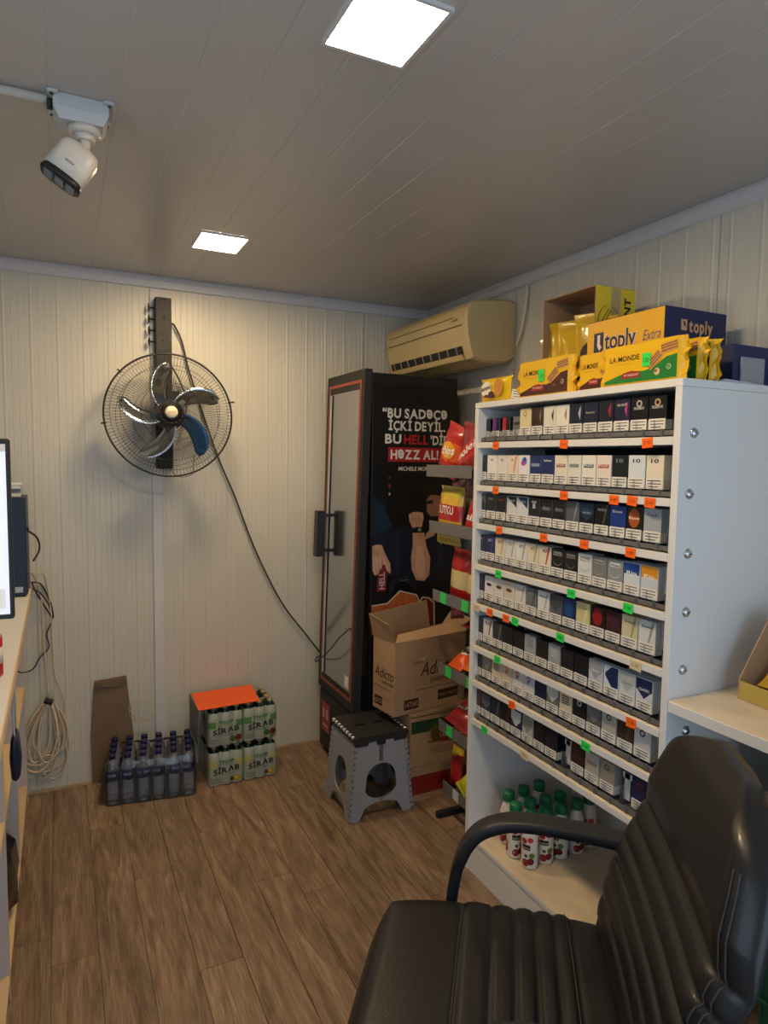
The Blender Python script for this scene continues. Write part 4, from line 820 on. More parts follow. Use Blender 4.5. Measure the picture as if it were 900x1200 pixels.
ROWS = [
 [(S('161218', 'dark', 'b82a6a', w=.042, h=.064), 'small black and magenta'), (S('1a1220', 'dark', '6a2a8a', w=.042, h=.064), 'small black and purple'), (S('1a1214', 'dark', 'b01c3a', w=.042, h=.064), 'small black and red'), (S('6a6c6c', 'band', '2a2a2c', w=.042, h=.064), 'small clear grey'),
  (S('dcd0a4', 'disc', 'a08a50'), 'cream and gold'), (S('3a2620', 'blade', '8a6a50'), 'dark brown'), (S('e0dccc', 'blade', '2a2a2a'), 'ivory with dark blade'), (S('e6e2d6', 'blade', '8a8478'), 'plain ivory'),
  (S('141a30', 'blade', 'b8c0d0'), 'navy with white blade'), (S('141c36', '', None, 'kent', 'b0a890'), 'plain navy'), (S('12172e', 'blade', 'a8243a'), 'navy with red blade'), (S('181c38', 'blade', 'b83a8a', 'davidoff', 'c8c0b0'), 'navy with pink blade'),
  (S('10131c', 'disc', 'b8b0b8', 'PARLIAMENT', 'c8c4bc'), 'near black with pale seal'), (S('131418', 'disc', 'c8a878', 'RESERVE', 'c8c4bc'), 'black with gold seal')],
 [(S('14161a', 'plain', None, 'm1', '5a5c60'), 'black'), (S('e8e8e6', 'plain', None, 'm', '2a2c30'), 'white with dark mark'), (S('e2e0da', 'plain', None, 'm', '5a5850'), 'off white with grey mark'), (S('e6dccc', 'slash', 'd88a5a', 'm', '7a3a20'), 'cream with orange slash'), (S('e8e8ec', 'flower'), 'white with blue and pink flower'),
  (S('1c3068', 'band', '8a9ab8'), 'blue with pale band'), (S('182a66', 'plain', None, 'Rothmans', 'e0e0e0'), 'royal blue'), (S('e6ddcc', 'band', '8a2a28', 'Rot', 'e8d8c8'), 'cream with maroon band'), (S('dfe0d8', 'band', '8a9088'), 'white with grey green band'), (S('e6e4dc', 'band', '22304a', 'Rot', 'd8d8d8'), 'ivory with navy band'), (S('e8dcd4', 'band', 'a02428', 'Rot', 'e8d8c8'), 'ivory with red band and slash'),
  (S('0e1c22', 'plain', None, '10', '8a9aa0'), 'blue black with a faint ten'), (S('d8e0e8', 'plain', None, '10', '20242a'), 'pale blue with a black ten'), (S('e8e0cc', 'plain', None, '10', '20242a'), 'cream with a black ten')],
 [(S('24282e', 'diag', '5a5e62', 'KENT', 'a8aaac'), 'charcoal with grey corner'), (S('15171b', 'plain', None, 'KENT', '9a9ca0'), 'black with grey lettering'), (S('16171a', 'plain', None, 'KENT', 'b0562a'), 'black with orange lettering'), (S('d4d8da', 'diag', '22262c', 'KENT', 'c0c4c8'), 'silver with black corner'), (S('dadee2', 'diag', '1c3468', 'KENT', 'c0c4c8'), 'white with blue corner'),
  (S('17181c', 'crest', 'b4b8bc'), 'black with silver crest'), (S('1a1b1f', 'band', '55575c', 'lm', '8c8c90'), 'black with grey band'), (S('15161a', 'band', '4a3a4a', 'lm', '8c8c90'), 'black with dull purple band'), (S('5c6064', 'slash', '8a8e92'), 'mid grey with pale slash'), (S('141a22', 'vee', '1c3a52', 'win', '8a9aa8'), 'black with teal corner'), (S('16181a', 'slash', '4a4e52', 'win', '9aa0a4'), 'black with grey slash'),
  (S('1a3a86', 'plain', None, 'Esse', 'e0e4ec'), 'bright blue with white script'), (S('1a1412', 'bigoval', 'a8562a', 'Esse', 'f0dcc8'), 'black with orange oval'), (S('a4aeb8', 'plain', None, 'Esse', '5a6470'), 'silver blue')],
 [(S('1a1f26', 'slash', '3c444c', 'X7', 'c8ccb0'), 'black with a pale seven'), (S('1c2452', 'slash', '3a4888', 'X7', 'b8bce0'), 'indigo'), (S('e2d8c4', 'slash', 'b8a888', 'X7', '7a1c20'), 'cream with a maroon seven'), (S('dcdedc', 'slash', 'a8aaa8', 'X7', '7a7c7c'), 'pale grey with a grey seven'), (S('e4e6e4', 'slash', '9a9e9c', 'X7', '20242a'), 'white with a black seven'), (S('e0d8c0', 'slash', 'a89a70', 'X7', '2a2420'), 'ivory with a black seven'), (S('e4dcc8', 'slash', 'a8403a', 'X7', '7a1c1c'), 'ivory with red slash'),
  (S('1c1e20', 'arc', '9a9c9e', 'West', '1a1a1a'), 'black with silver arc'), (S('242322', 'arc', '8a8680', 'West', '1a1a1a'), 'brown black with silver arc'), (S('d8dadc', 'arc', '8c9094', 'West', 'f0f0f0'), 'white with grey arc'), (S('7c7e7c', 'arc', 'a8aaa6', 'West', '2a2a2a'), 'warm grey with arc'), (S('8e9498', 'arc', 'd8dcde', 'West', '1a1a1a'), 'silver with white arc'), (S('d4dce4', 'half', '1c4a94', 'Rip', 'e8ecf4'), 'blue topped white'), (S('ccd4dc', 'half', 'd8922a', 'Rip', 'f4e8d0'), 'orange topped white')],
 [(S('1c1c3a', 'slash', '3a3456'), 'indigo black'), (S('dcdcdc', 'oval', '1c1c1e'), 'white with black oval'), (S('dad4d0', 'oval', '4a2c28'), 'off white with brown oval'), (S('d4ccc0', 'oval', '5a3a30'), 'beige white with brown oval'), (S('d8d8d6', 'slash', 'a8a8a6', 'Lark', '8a8a88'), 'plain white'), (S('6c7074', 'slash', '4a4e52', 'Lark', 'a8acb0'), 'dull grey'), (S('dcdedd', 'slash', 'b0b4b4', 'Soul', '5a5c60'), 'white with script'),
  (S('5a6068', 'vee', '44484e'), 'slate grey'), (S('16325a', 'bigoval', '1c4a86'), 'deep blue with lighter oval'), (S('cfc890', 'slash', 'e0dcb4', 'Soul', '8a8450'), 'pale gold'), (S('201618', 'bigoval', '8a1c24'), 'black with red glow'), (S('341a22', 'vee', '44222c'), 'maroon'), (S('cfc8a4', 'slash', 'a49c78', 'Soul', '6a6650'), 'straw gold with slash'), (S('d4d8d8', 'slash', '9aa0a4', 'Soul', '4a4e52'), 'white with dark script')],
 [(S('14161c', 'plain'), 'plain black'), (S('d8dadc', 'slash', '8a3a3a', 'Ro', '4a4c50'), 'white with thin red line'), (S('2e3234', 'slash', '6a6c68'), 'dark grey with pale slash'), (S('16181c', 'frame', '2c3038'), 'black with fine frame'), (S('191a1c', 'plain'), 'matt black'), (S('a0a8aa', 'stripes', '6c7478'), 'silver with fine stripes'), (S('17191a', 'frame', '343a34'), 'black with olive frame'), (S('9ca2a6', 'stripes', 'b8bec2'), 'light silver'),
  (S('1c1c22', 'plain', None, 'black', '44444c'), 'black with faint lettering'), (S('12151c', 'frame', '30363e', w=.056), 'broad black framed'), (S('c4ccd4', 'vee', '9aa0a4', 'classic', 'e0e0e0'), 'pale with grey chevron'), (S('d4dce4', 'point', '1c2a58'), 'white with navy arrow'), (S('ccd4dc', 'vee', 'b0b8b8', 'classic', '7a828a'), 'white with light chevron'), (S('d0d8e0', 'vee', '242c54', 'CLASSIC', 'd8e0e8'), 'white with navy chevron')],
 [(S('17181a', 'disc', '4a2a22'), 'black with brown seal'), (S('6a6a62', 'vee', '8c8c84'), 'grey with pale chevron'), (S('d8ccb4', 'stripes', '2a2622'), 'cream with black stripes'), (S('dcccb0', 'disc', 'c87a2a', 'p', '8a4a1c'), 'cream with orange seal'), (S('dcdcd8', 'disc', 'b82c34', 'p', '9a2028'), 'white with red seal'), (S('d8d8e0', 'disc', '6a3a9a', 'p', '5a3090'), 'white with purple seal'), (S('1a2048', 'frame', '2c3468'), 'navy with fine frame'),
  (S('6c706c', 'vee', 'c4c8c8'), 'grey with white chevron'), (S('d4cab0', 'stripes', '2c2c28'), 'pale cream with black bars'), (S('1c1f22', 'disc', 'c4c8c8'), 'black with white ring'), (S('5a5c60', 'vee', '74767a'), 'grey with lighter chevron'), (S('b0b0a8', 'disc', '2a2626'), 'pale grey with dark ring'), (S('3e3028', 'slash', '5a4638'), 'dark brown crossed by wires'), (S('c8ccd0', 'disc', '4a2620'), 'white with brown ring')],
 [(S('5a2a20', 'slash', '3a3e44'), 'rust and grey'), (S('2a2e36', 'vee', '5a5e66'), 'dark slate chevron'), (S('2c2f38', 'slash', '62666e'), 'dark slate slashed'), (S('1c1c20', 'slash', '5a3420'), 'black with rust slash'), (S('24304a', 'vee', 'c4ccd4'), 'navy with white chevron'), (S('b4b8bc', 'vee', '8a8c8c'), 'light grey chevron'), (S('1a171c', 'plain'), 'very dark brown'), (S('151a2a', 'frame', '242c44'), 'blue black framed'), None, (S('2c1c18', 'stripes', '4a3026'), 'dark brown striped'), (S('b4aca4', 'band', '8a8078'), 'light taupe'), (S('948c84', 'disc', '5a544e'), 'taupe with ring'), None, (S('1a2450', 'disc', '7a3a28'), 'deep blue with rust seal')],
]
ORD = 'first second third fourth fifth sixth seventh eighth ninth tenth eleventh twelfth thirteenth fourteenth'.split()
rp = random.Random(11)
for i, row in enumerate(ROWS):
    for j, it in enumerate(row):
        if not it: continue
        spec, desc = it; me = pack_mesh(spec); y = 1.9425-.0578*j+(.0 if i else 0)
        for q in range(3 if j >= 13 else 2 if j % 3 == 0 or i == 7 else 1):
            o = bpy.data.objects.new('cigarette_pack', me); C.objects.link(o)
            o.location = (SX+.0225+.0245*q+(.012 if i == 0 and j < 4 else 0)+rp.uniform(0, .001), y+rp.uniform(-.0006, .0006), BZ[i]+.0185); o.rotation_euler = (0, 0, R(rp.uniform(-.8, .8)) if q == 0 else 0)
            lab = f'{desc} cigarette pack, {ORD[j]} from the cooler end, {ORD[i]} row down'
            if q: lab = f'{desc} pack hidden {"directly" if q == 1 else "two places"} behind the {ORD[j]} front pack, {ORD[i]} row'
            tag(o, lab, 'cigarette pack', f'cigarette packs in the {ORD[i]} row')
for j, lab in ((8, 'white plastic pusher tab in the gap of the eighth row, middle'), (12, 'white plastic pusher tab near the counter end of the eighth row')):
    b = MB(); b.box(0, .004, -.010, .010, 0, .075, M['white'], .001).box(0, .004, -.016, .016, .058, .075, M['white'], .001); tag(b.build('pusher_tab'), lab, 'tab').location = (SX+.04, 1.9425-.0578*j, BZ[7]+.0185)

# ------------------------------------------------------------------ juice bottles on the bottom shelf
def wrapf(c, r): return lambda a, b_, l: Vector((c[0]-(r+l)*math.cos(a/r), c[1]-(r+l)*math.sin(a/r), c[2]+b_))
def juice():
    t = thing('juice_bottle', 'x', 'bottle', (0, 0, 0)); r = .029
    b = MB(); b.lathe((0, 0, 0), [(.020, .0005), (.027, .004), (r, .012), (r, .10), (.0275, .118), (.022, .138), (.0175, .150), (.017, .160)], M['sleeve'], 20)
    b.build('body', t)
    b = MB(); b.lathe((0, 0, 0), [(.0205, .158), (.0215, .162), (.0215, .184), (.0195, .189), (.001, .190)], M['cap'], 20); b.build('cap', t)
    b = MB(); f = wrapf((0, 0, 0), r); F = Face(b, (0, 0, 0), (1, 0, 0), (0, 0, 1), .0005, fn=f)
    for k in range(3):
        o = (k-1)*.060+.004
        F.disc(o-.006, .026, .013, ink('8a1c24'), 1); F.disc(o+.012, .032, .012, ink('6a101a'), 1.5); F.disc(o+.016, .052, .010, ink('c87a2a' if k != 1 else '5a7a2a'), 1); F.disc(o-.004, .050, .006, ink('2f5a22'), 1.4); F.rect(o-.020, o+.010, .070, .088, ink('16161a'), 1, 3)
        F.text('juice', o-.005, .075, .007, ink('d8d0c8'), 3, wid=.024); F.disc(o-.012, .100, .011, ink('a81c28'), 1, .010); F.disc(o+.010, .106, .010, ink('c03038'), 1.4, .009)
    b.build('printed_label', t); return t
J = [(1.400, 1.690, 'front row, nearest the cooler end'), (1.466, 1.692, 'front row, second'), (1.532, 1.690, 'front row, third'), (1.602, 1.690, 'front row, fourth'), (1.668, 1.700, 'front row, deepest in the shade'),
     (1.392, 1.762, 'middle row, at the shelf edge'), (1.456, 1.764, 'middle row, second'), (1.519, 1.758, 'middle row, third'), (1.583, 1.756, 'middle row, deepest'), (1.418, 1.838, 'back row, at the shelf edge'), (1.490, 1.842, 'back row, middle'), (1.566, 1.850, 'back row, deepest')]
jb = juice()
for i, (x, y, lab) in enumerate(J):
    o = jb if i == 0 else copy_tree(jb)
    o.location = (x, y, .1368); o.rotation_euler = (0, 0, R(25+[0, 20, -15, 35, 10, 40, -20, 15, 30, -10, 25, 0][i])); tag(o, f'green capped juice bottle with cherry label, {lab}', 'bottle', 'juice bottles on the bottom shelf')

# ------------------------------------------------------------------ things on top of the cigarette shelf
TOP = dict(group='goods on top of the cigarette shelf')
YL = 'e8b810'
def wafer(lab, x, y0, y1, h, low, seed, tagged, text=True, dx=.034):
    """flow-wrapped wafer packet standing on edge, front towards -X"""
    t = thing('wafer_packet', lab, 'wafer packet', (x, (y0+y1)/2, ST), 0, TOP['group']); hw = (y1-y0)/2-.012; my = mat('wrap_yellow', hexc(YL), .3, coat=.35); ml = mat('wrap_'+low, hexc(low), .3, coat=.35)
    b = MB(); b.obox((dx/2, 0, h/2+.001), (dx/2, hw, h/2), I3, my, .004); b.build('wrapped_body', t)
    b = MB(); F = Face(b, (0, 0, 0), (0, -1, 0), (0, 0, 1), .0005)
    e = hw-.004
    F.poly([(-e, .006), (e, .006), (e, h*.60), (e*.72, h*.56), (e*.4, h*.36), (e*.15, h*.30), (-e*.3, h*.33), (-e, h*.14)], ml, 1)
    F.text('LA MONDE', -e*.42, h*.60, h*.13, ink('2a1a10'), 2, wid=e*.86, off=.01); F.rect(-e*.7, -e*.2, h*.52, h*.535, ink('c89a10'), 2)
    F.poly([(-e*.5, h*.16), (e*.05, h*.16), (e*.02, h*.30), (-e*.2, h*.34), (-e*.45, h*.30)], ink('9a1c24'), 2); F.text('MY HAZELNUT', -e*.2, h*.21, h*.055, ink('f0e4d0'), 4, wid=e*.42)
    for (a, q, an) in ((e*.42, h*.52, 40), (e*.80, h*.78, 8)):
        c_, s_ = math.cos(R(an)), math.sin(R(an)); w_ = e*.24 if e < .1 else .024; hh = .012
        pp = lambda u, v: (a+u*c_-v*s_, q+u*s_+v*c_)
        F.poly([pp(-w_, -hh), pp(w_, -hh), pp(w_, hh), pp(-w_, hh)], ink('c89058'), 3)
        for v in (-.5, .1, .6): F.poly([pp(-w_, v*hh-.001), pp(w_, v*hh-.001), pp(w_, v*hh+.001), pp(-w_, v*hh+.001)], ink('5a3018'), 4)
    F.disc(e*.50, h*.24, .009, ink('d8b890' if low == '1f7a34' else '4a2414'), 3); F.disc(e*.47, h*.26, .004, ink('8a4a20'), 4); F.disc(e*.80, h*.32, .007, ink('dcdcc8'), 3); F.disc(e*.80, h*.32, .0055, ml, 4)
    F.poly([(e*.78, h*.32), (e*.80, h*.29), (e*.85, h*.37), (e*.80, h*.31)], ink('dcdcc8'), 5)
    if tagged: F.rect(-e*.18 if tagged == 1 else e*.10, .028-e*.18 if tagged == 1 else e*.10+.026, h*.40, h*.72, ink('2ee05a', .6), 6); F.text('1.20', (.014-e*.18) if tagged == 1 else e*.10+.013, h*.5, .01, ink('0c6a28'), 8, wid=.018)
    b.build('printed_front', t)
    for sg in (-1, 1):
        vs = []; n = 7
        for i in range(n+1):
            z = h*(i/n); wv = .005*math.sin(i*2.1+seed); vs += [(dx*.5+(-dx*.42 if sg else 0)*(.9), sg*hw, z), (dx*.35+wv, sg*(hw+.007), z), (dx*.3+wv*1.6+(.004 if i % 2 else -.004), sg*(hw+.018), z), (dx*.7+wv, sg*(hw+.008), z), (dx*.92, sg*hw, z)]
        b = MB(); b.add(vs, [(i*5+k, i*5+k+1, (i+1)*5+k+1, (i+1)*5+k) for i in range(n) for k in range(4)], my); b.build('crimped_end', t)
    return t
wafer('yellow wafer packet with brown lower half and green tag, nearest the biscuits', 1.338, 1.500, 1.752, .112, '4a2014', 1, 1)
wafer('yellow wafer packet with brown lower half, half hidden by the green one', 1.356, 1.330, 1.500, .104, '4a2014', 2, 0)
wafer('yellow and green hazelnut wafer packet with green tag, frontmost', 1.330, 1.112, 1.376, .103, '1f7a34', 3, 2)
wafer('second yellow and green wafer packet, right behind the frontmost', 1.392, 1.108, 1.36, .103, '1f7a34', 4, 0)
wafer('yellow packet third in line behind the green wafers', 1.432, 1.104, 1.29, .102, '4a2014', 5, 0)
wafer('brown wafer packet standing behind the first brown one', 1.382, 1.470, 1.735, .108, '4a2014', 6, 0)
t = bag('biscuit_packet', 'small yellow biscuit packet with round white logo, at the cooler end', 'biscuits', (1.350, 1.880, ST), (0, 0, fx), .168, .082, .035, 'e8c010', text='', seed=31, crimp=.02, **TOP)
b = MB(); F = Face(b, (0, -.0195, 0), (1, 0, 0), (0, 0, 1), .0006); F.disc(-.035, .045, .030, ink('e8e0c8'), 1, .026); F.text('karamis', -.035, .042, .014, ink('2a1a10'), 2, wid=.054, off=.02, slope=.15); F.disc(.035, .045, .026, ink('c8883a'), 1, .030); F.disc(-.005, .024, .016, ink('4a1c24'), 3, .012); F.poly([(-.05, .018), (.01, .012), (.02, .022), (-.04, .026)], ink('6a1c14'), 2); b.build('printed_front', t)
me = pack_mesh(S('7c7468', 'plain', None, '', 'a0a0a0', .054, .095)); o = bpy.data.objects.new('cigarette_pack', me); C.objects.link(o); o.location = (1.352, 1.765, ST+.001); o.rotation_euler = (R(9), 0, R(28)); tag(o, 'grey brown pack leaning between the biscuits and the brown wafers', 'cigarette pack', TOP['group'])
tag(MB().box(-.012, .012, -.028, .028, 0, .085, M['blackm'], .002).build('carton_pack'), 'small black carton behind the biscuit packet at the shelf end', 'carton', TOP['group']).location = (1.385, 1.930, ST+.001)
# tea box
NV = mat('print_navy_box', hexc('1b2450'), .5); OR = mat('print_orange_box', (.86, .47, .02), .45)
t = thing('carton_box', 'orange and navy carton with toply lettering on top of the shelf', 'box', (1.625, 1.467, ST), 0, TOP['group'])
b = MB(); b.obox((0, 0, .116), (.125, .148, .115), I3, NV, .001); b.build('carton_body', t)
b = MB(); F = Face(b, (-.125, 0, 0), (0, -1, 0), (0, 0, 1), .0006); F.rect(-.147, .147, .002, .229, OR)
F.rect(-.118, -.078, .130, .195, NV, 2); F.poly([(-.103, .188), (-.092, .188), (-.092, .160), (-.084, .150), (-.094, .140), (-.103, .155)], ink('e8e0d0'), 3)
F.text('toply', -.012, .140, .052, ink('e8e0d0'), 2, wid=.128, off=.05, slope=-.02); F.text('toply', -.012, .140, .052, NV, 3, wid=.122, off=.018, slope=-.02); F.text('Extra', .105, .146, .028, ink('4a4a7a'), 2, wid=.062, shear=.2); F.rect(.075, .135, .134, .138, ink('6a5a5a'), 2)
F.rect(-.02, .05, .085, .094, ink('3a2a1a'), 2)
G = Face(b, (0, -.148, 0), (1, 0, 0), (0, 0, 1), .0006); og = ink('d8a070'); G.rect(-.062, -.038, .17, .20, og); G.poly([(-.055, .195), (-.048, .195), (-.043, .178), (-.050, .183)], NV, 2); G.text('toply', .018, .168, .034, og, 2, wid=.098, off=.04)
for k, s_ in enumerate(('AA ON LLERET LTD', 'QUTU HAMPER', 'D.W.A. NO', 'D.W.A. NO 34')): G.text(s_, -.012, .145-.014*k, .007, ink('8a8aa8'), 2, wid=.10 if k == 0 else .075)
b.build('printed_panels', t)
# yellow display box on its side, opening to the room
t = thing('display_box', 'tall open yellow display box full of yellow bags, on top of the shelf', 'box', (1.635, 1.765, ST), 0, TOP['group']); hx, hy, hh = .085, .127, .365; YB_ = mat('print_yellow_box', (.80, .60, .03), .5)
for nm, q in (('top_wall', (-hx, hx, -hy, hy, hh-.004, hh)), ('back_wall', (hx-.004, hx, -hy, hy, .004, hh-.004)), ('bottom_wall', (-hx, hx, -hy, hy, 0, .004)), ('side_wall', (-hx, hx-.004, hy-.004, hy, .004, hh-.004)), ('side_wall', (-hx, hx-.004, -hy, -hy+.004, .004, hh-.004))): MB().box(*q, M['card']).build(nm, t)
b = MB(); G = Face(b, (0, -hy, 0), (1, 0, 0), (0, 0, 1), .0006); G.rect(-hx, hx, .002, hh-.002, YB_); G.rect(-.02, .02, .15, hh-.004, ink('b8a878'), 2); dk = ink('1c1408')
pts = [(-.075+.045*(1-math.cos(a)), .25+.055*math.sin(a)) for a in [R(10*i) for i in range(-5, 18)]]
for p, q in zip(pts, pts[1:]): G.poly([p, q, (q[0]+.003, q[1]), (p[0]+.003, p[1])], dk, 2)
for k in range(3): G.poly([(-.07+.012*k, .235), (-.03+.012*k, .295), (-.027+.012*k, .295), (-.066+.012*k, .235)], dk, 2)
GT = Face(b, (.052, -hy, .27), (0, 0, 1), (-1, 0, 0), .0006); GT.text('GIANT', 0, -.012, .026, dk, 3, wid=.13, off=.04); b.build('printed_side', t)
for k in range(7):
    z = .06+.01*(k % 2)
    bag('crisps_bag', f'yellow crisps bag standing {["at the cooler end of", "second in", "third in", "in the middle of", "fifth in", "sixth in", "at the carton end of"][k]} the open display box', 'snack bag', (1.585+.012*(k % 2), 1.868-.034*k, ST+.006), (R(-4+3*(k % 3)), R(-7+5*(k % 4)), R(-78+14*(k % 3))), .09, .24+.014*((k*3) % 4), .028, 'd8b018', 'c89a14', text='taç' if k in (4, 5) else None, tcol='201810', seed=40+k, slope=.6, oval='3a1a20' if k == 5 else None, tsize=.09, group='yellow bags in the display box')
t = thing('navy_box', 'long navy box with grey plastic pockets at the counter end', 'box', (1.665, 1.185, ST), 0, TOP['group'])
b = MB(); b.obox((0, 0, .052), (.125, .05, .051), I3, NV, .001); b.build('box_body', t)
for k in range(2): MB().box(-.10+.115*k, -.01+.115*k, -.056, -.0505, .006, .072, mat('grey_pocket', (.30, .30, .33), .35), .001).build('plastic_pocket', t)
b = MB()
for k in range(3):
    b.extrude([(0, 0), (.19, .012), (.185, .045), (.02, .052)], (1.46+.01*k, 1.108+.002*k, ST+.001+.003*k), Matrix.Rotation(R(2*k), 3, 'Z')@Vector((1, 0, .0)), Matrix.Rotation(R(2*k), 3, 'Z')@Vector((0, 1, .02)), (0, 0, 1), ink('d8dce4'), .0018)
tag(b.build('paper_sheets'), 'loose white paper sheets lying beside the navy box', 'paper', TOP['group'])

# ------------------------------------------------------------------ right-hand counter
t = thing('sales_counter', 'white counter with beige marbled top, joined to the cigarette shelf', 'counter', (1.57, .4, 0))
def cl(mb): mb.v = [(a-1.57, c-.4, z) for a, c, z in mb.v]; return mb
cl(MB().box(SX, 1.825, -.55, SY0-.0015, .897, .924, M['white'], .001)).build('worktop', t)
cl(MB().box(SX+.002, 1.824, -.549, SY0-.003, .924, .9255, M['board'])).build('worktop_sheet', t, label='beige marbled counter top')
for y in (-.54, .3): cl(MB().box(SX+.006, 1.82, y, y+.018, 0, .8965, M['white'])).build('support_panel', t)
cl(MB().box(1.80, 1.82, -.52, .299, .02, .8965, M['white'])).build('back_panel', t); cl(MB().box(1.80, 1.82, .319, SY0-.004, .02, .8965, M['white'])).build('back_panel', t)
t = thing('green_crate', 'dark green plastic crate under the counter behind the office chair', 'crate', (1.63, .785, 0)); gm = mat('crate_green', (.004, .07, .035), .35)
for q in ((-.13, .13, -.16, -.15), (-.13, .13, .15, .16), (-.13, -.12, -.15, .15), (.12, .13, -.15, .15)): MB().box(*q, .0, .80, gm, .003).build('crate_wall', t)
MB().box(-.119, .119, -.149, .149, .002, .012, gm).build('crate_floor', t)
for z in (.2, .4, .6, .74): MB().box(-.137, -.1305, -.16, .16, z, z+.014, gm, .002).build('rib', t)
MB().obox((-.134, -.05, .70), (.003, .03, .02), I3, M['steel'], .001).build('shiny_label', t)
t = thing('sweets_box', 'brown cardboard box of yellow sweets packets on the counter', 'box', (1.60, .93, .9260), R(-6)); a_, c_, h_ = .12, .095, .19
MB().box(-a_, a_, -c_, c_, 0, .004, M['cardin']).build('base', t)
MB().extrude([(-a_, .004), (a_, .004), (a_, h_), (-a_*.2, h_*1.1), (-a_, .05)], (0, c_-.004, 0), (1, 0, 0), (0, 0, 1), (0, 1, 0), M['card'], .004).build('side_wall', t)
MB().extrude([(-a_, .004), (a_, .004), (a_, h_), (-a_*.2, h_*1.1), (-a_, .05)], (0, -c_, 0), (1, 0, 0), (0, 0, 1), (0, 1, 0), M['card'], .004).build('side_wall', t)
MB().box(a_-.004, a_, -c_+.0045, c_-.0045, .004, h_, M['card']).build('back_wall', t); MB().box(-a_, -a_+.004, -c_+.0045, c_-.0045, .004, .045, mat('print_gold_carton', (.5, .36, .08), .5)).build('front_lip', t)
for k in range(5):
    bag('sweets_packet', f'gold sweets packet in the brown box on the counter, {["lowest at the front", "front by the shelf", "middle", "back by the shelf", "back corner"][k]}', 'sweets', [(1.515, .90, .955), (1.52, .97, .965), (1.585, .93, .98), (1.64, .97, .985), (1.65, .90, .985)][k], (R(-50), R(6*(k-2)), R(-90+10*(k-2))), .085, .115, .03, 'c8a030', 'd8cca0', text='süt', tcol='5a2420', seed=60+k, group='sweets packets in the counter box')

# ------------------------------------------------------------------ left-hand counter, monitor, computer, cables
t = thing('till_counter', 'white topped till counter with open shelves along the left wall', 'counter', (-.45, 2.1, 0))
def ll(mb): mb.v = [(a+.45, c-2.1, z) for a, c, z in mb.v]; return mb
TX = -.150
ll(MB().box(-.80, -.113, .55, 3.150, .922, .950, M['white'], .001)).build('worktop', t)
ll(MB().box(-.1135, -.1105, .55, 3.150, .922, .950, M['ply'])).build('edge_strip', t, label='beige worn edge strip of the top')
for y in (.9, 1.45, 1.97, 2.52, 3.125): ll(MB().box(-.78, TX-.002, y, y+.018, .03, .9215, M['lilac'])).build('divider_panel', t); ll(MB().box(TX-.0019, TX, y, y+.018, .0, .9215, M['ply'])).build('panel_edge', t)
for y0, y1 in ((.918, 1.45), (1.468, 1.97), (1.988, 2.52), (2.538, 3.125)):
    for z in (.062, .50): ll(MB().box(-.78, TX, y0+.0005, y1-.0005, z, z+.018, M['ply'])).build('inner_shelf', t)
ll(MB().box(-.80, -.78, .9, 3.143, .03, .9215, M['lilac'])).build('back_panel', t)
t = thing('monitor', 'black framed monitor with bright screen on the till counter', 'monitor', (-.335, 1.40, .951))
MB().box(-.255, .255, 0, .022, .242, .578, M['blackm'], .003).build('case', t); MB().box(-.246, .248, -.0012, -.0002, .252, .568, M['screen']).build('screen', t)
b = MB(); F = Face(b, (0, -.0013, 0), (1, 0, 0), (0, 0, 1), .0005); F.rect(-.246, .248, .554, .568, mat('screen_bar', (.55, .48, .42), .4, emis=.4), 1); b.build('screen_window', t); b = MB(); F = Face(b, (0, -.0013, 0), (1, 0, 0), (0, 0, 1), .0005); F.rect(-.15, .242, .262, .30, mat('screen_panel', (.72, .66, .62), .4, emis=.4), 1); b.build('screen_window', t)
MB().box(-.03, .03, .012, .04, .02, .30, M['blackm'], .003).build('stand', t); MB().extrude(sup(.12, .09, 20, 3), (0, .03, 0), (1, 0, 0), (0, 1, 0), (0, 0, 1), M['blackm'], .012).build('foot', t)
t = thing('desktop_computer', 'dark navy computer tower standing behind the monitor', 'computer', (-.195, 2.98, .951))
MB().box(-.078, .078, -.10, .135, .006, .385, M['navy'], .003).build('case', t); b = MB(); F = Face(b, (0, -.10, 0), (1, 0, 0), (0, 0, 1), .0006); F.rect(.035, .062, .018, .04, ink('a8b4c8')); F.rect(.012, .022, .022, .038, ink('d8dce4')); b.build('case_sticker', t)
for z in (.0,): MB().box(-.07, .07, -.09, .12, z, z+.0055, M['black']).build('rubber_foot', t)
MB().box(.0785, .086, -.06, -.03, .255, .265, M['black']).build('plug', t)
b = MB()
for k, z in enumerate((0, .016, .032)): b.box(-.035+.002*k, .03, -.03, .03, z, z+.012, ink('d8dcd8' if k != 1 else '4a5a78'), .001)
b.box(-.04, .035, -.032, .032, .045, .054, ink('e4e4dc'), .001)
tag(b.build('card_reader'), 'small white and grey device lying on the computer tower', 'device').location = (-.165, 2.95, 1.337)
b = MB(); b.lathe((0, 0, 0), [(.028, 0), (.031, .004), (.031, .10), (.026, .108)], ink('b8202c'), 16, mats=[M['steel'], ink('b8202c'), M['steel']]); b.lathe((0, 0, .035), [(.0314, 0), (.0314, .04)], ink('dcd8d4'), 16)
tag(b.build('drink_can'), 'red and white drink can on the till counter near the monitor', 'can').location = (-.165, 1.86, .951)
t = thing('navy_pouch', 'navy pouch hooked on the front edge of the till counter', 'pouch', (-.125, 2.05, .60))
b = MB(); loft(b, [[(x*s*.012, y*s2*.05, z) for x, y in sup(1, 1, 12, 2.5)] for z, s, s2 in ((0, .5, .5), (.01, 1, .8), (.06, 1.3, .75), (.11, .9, 1.0), (.13, .4, .9))], M['navy']); b.build('fabric_body', t); MB().tube(smooth_path([(0, -.03, .12), (-.002, -.01, .20), (.0, .0, .318), (.002, .01, .20), (0, .03, .12)]), .0025, M['cableg'], 5).build('strap', t)
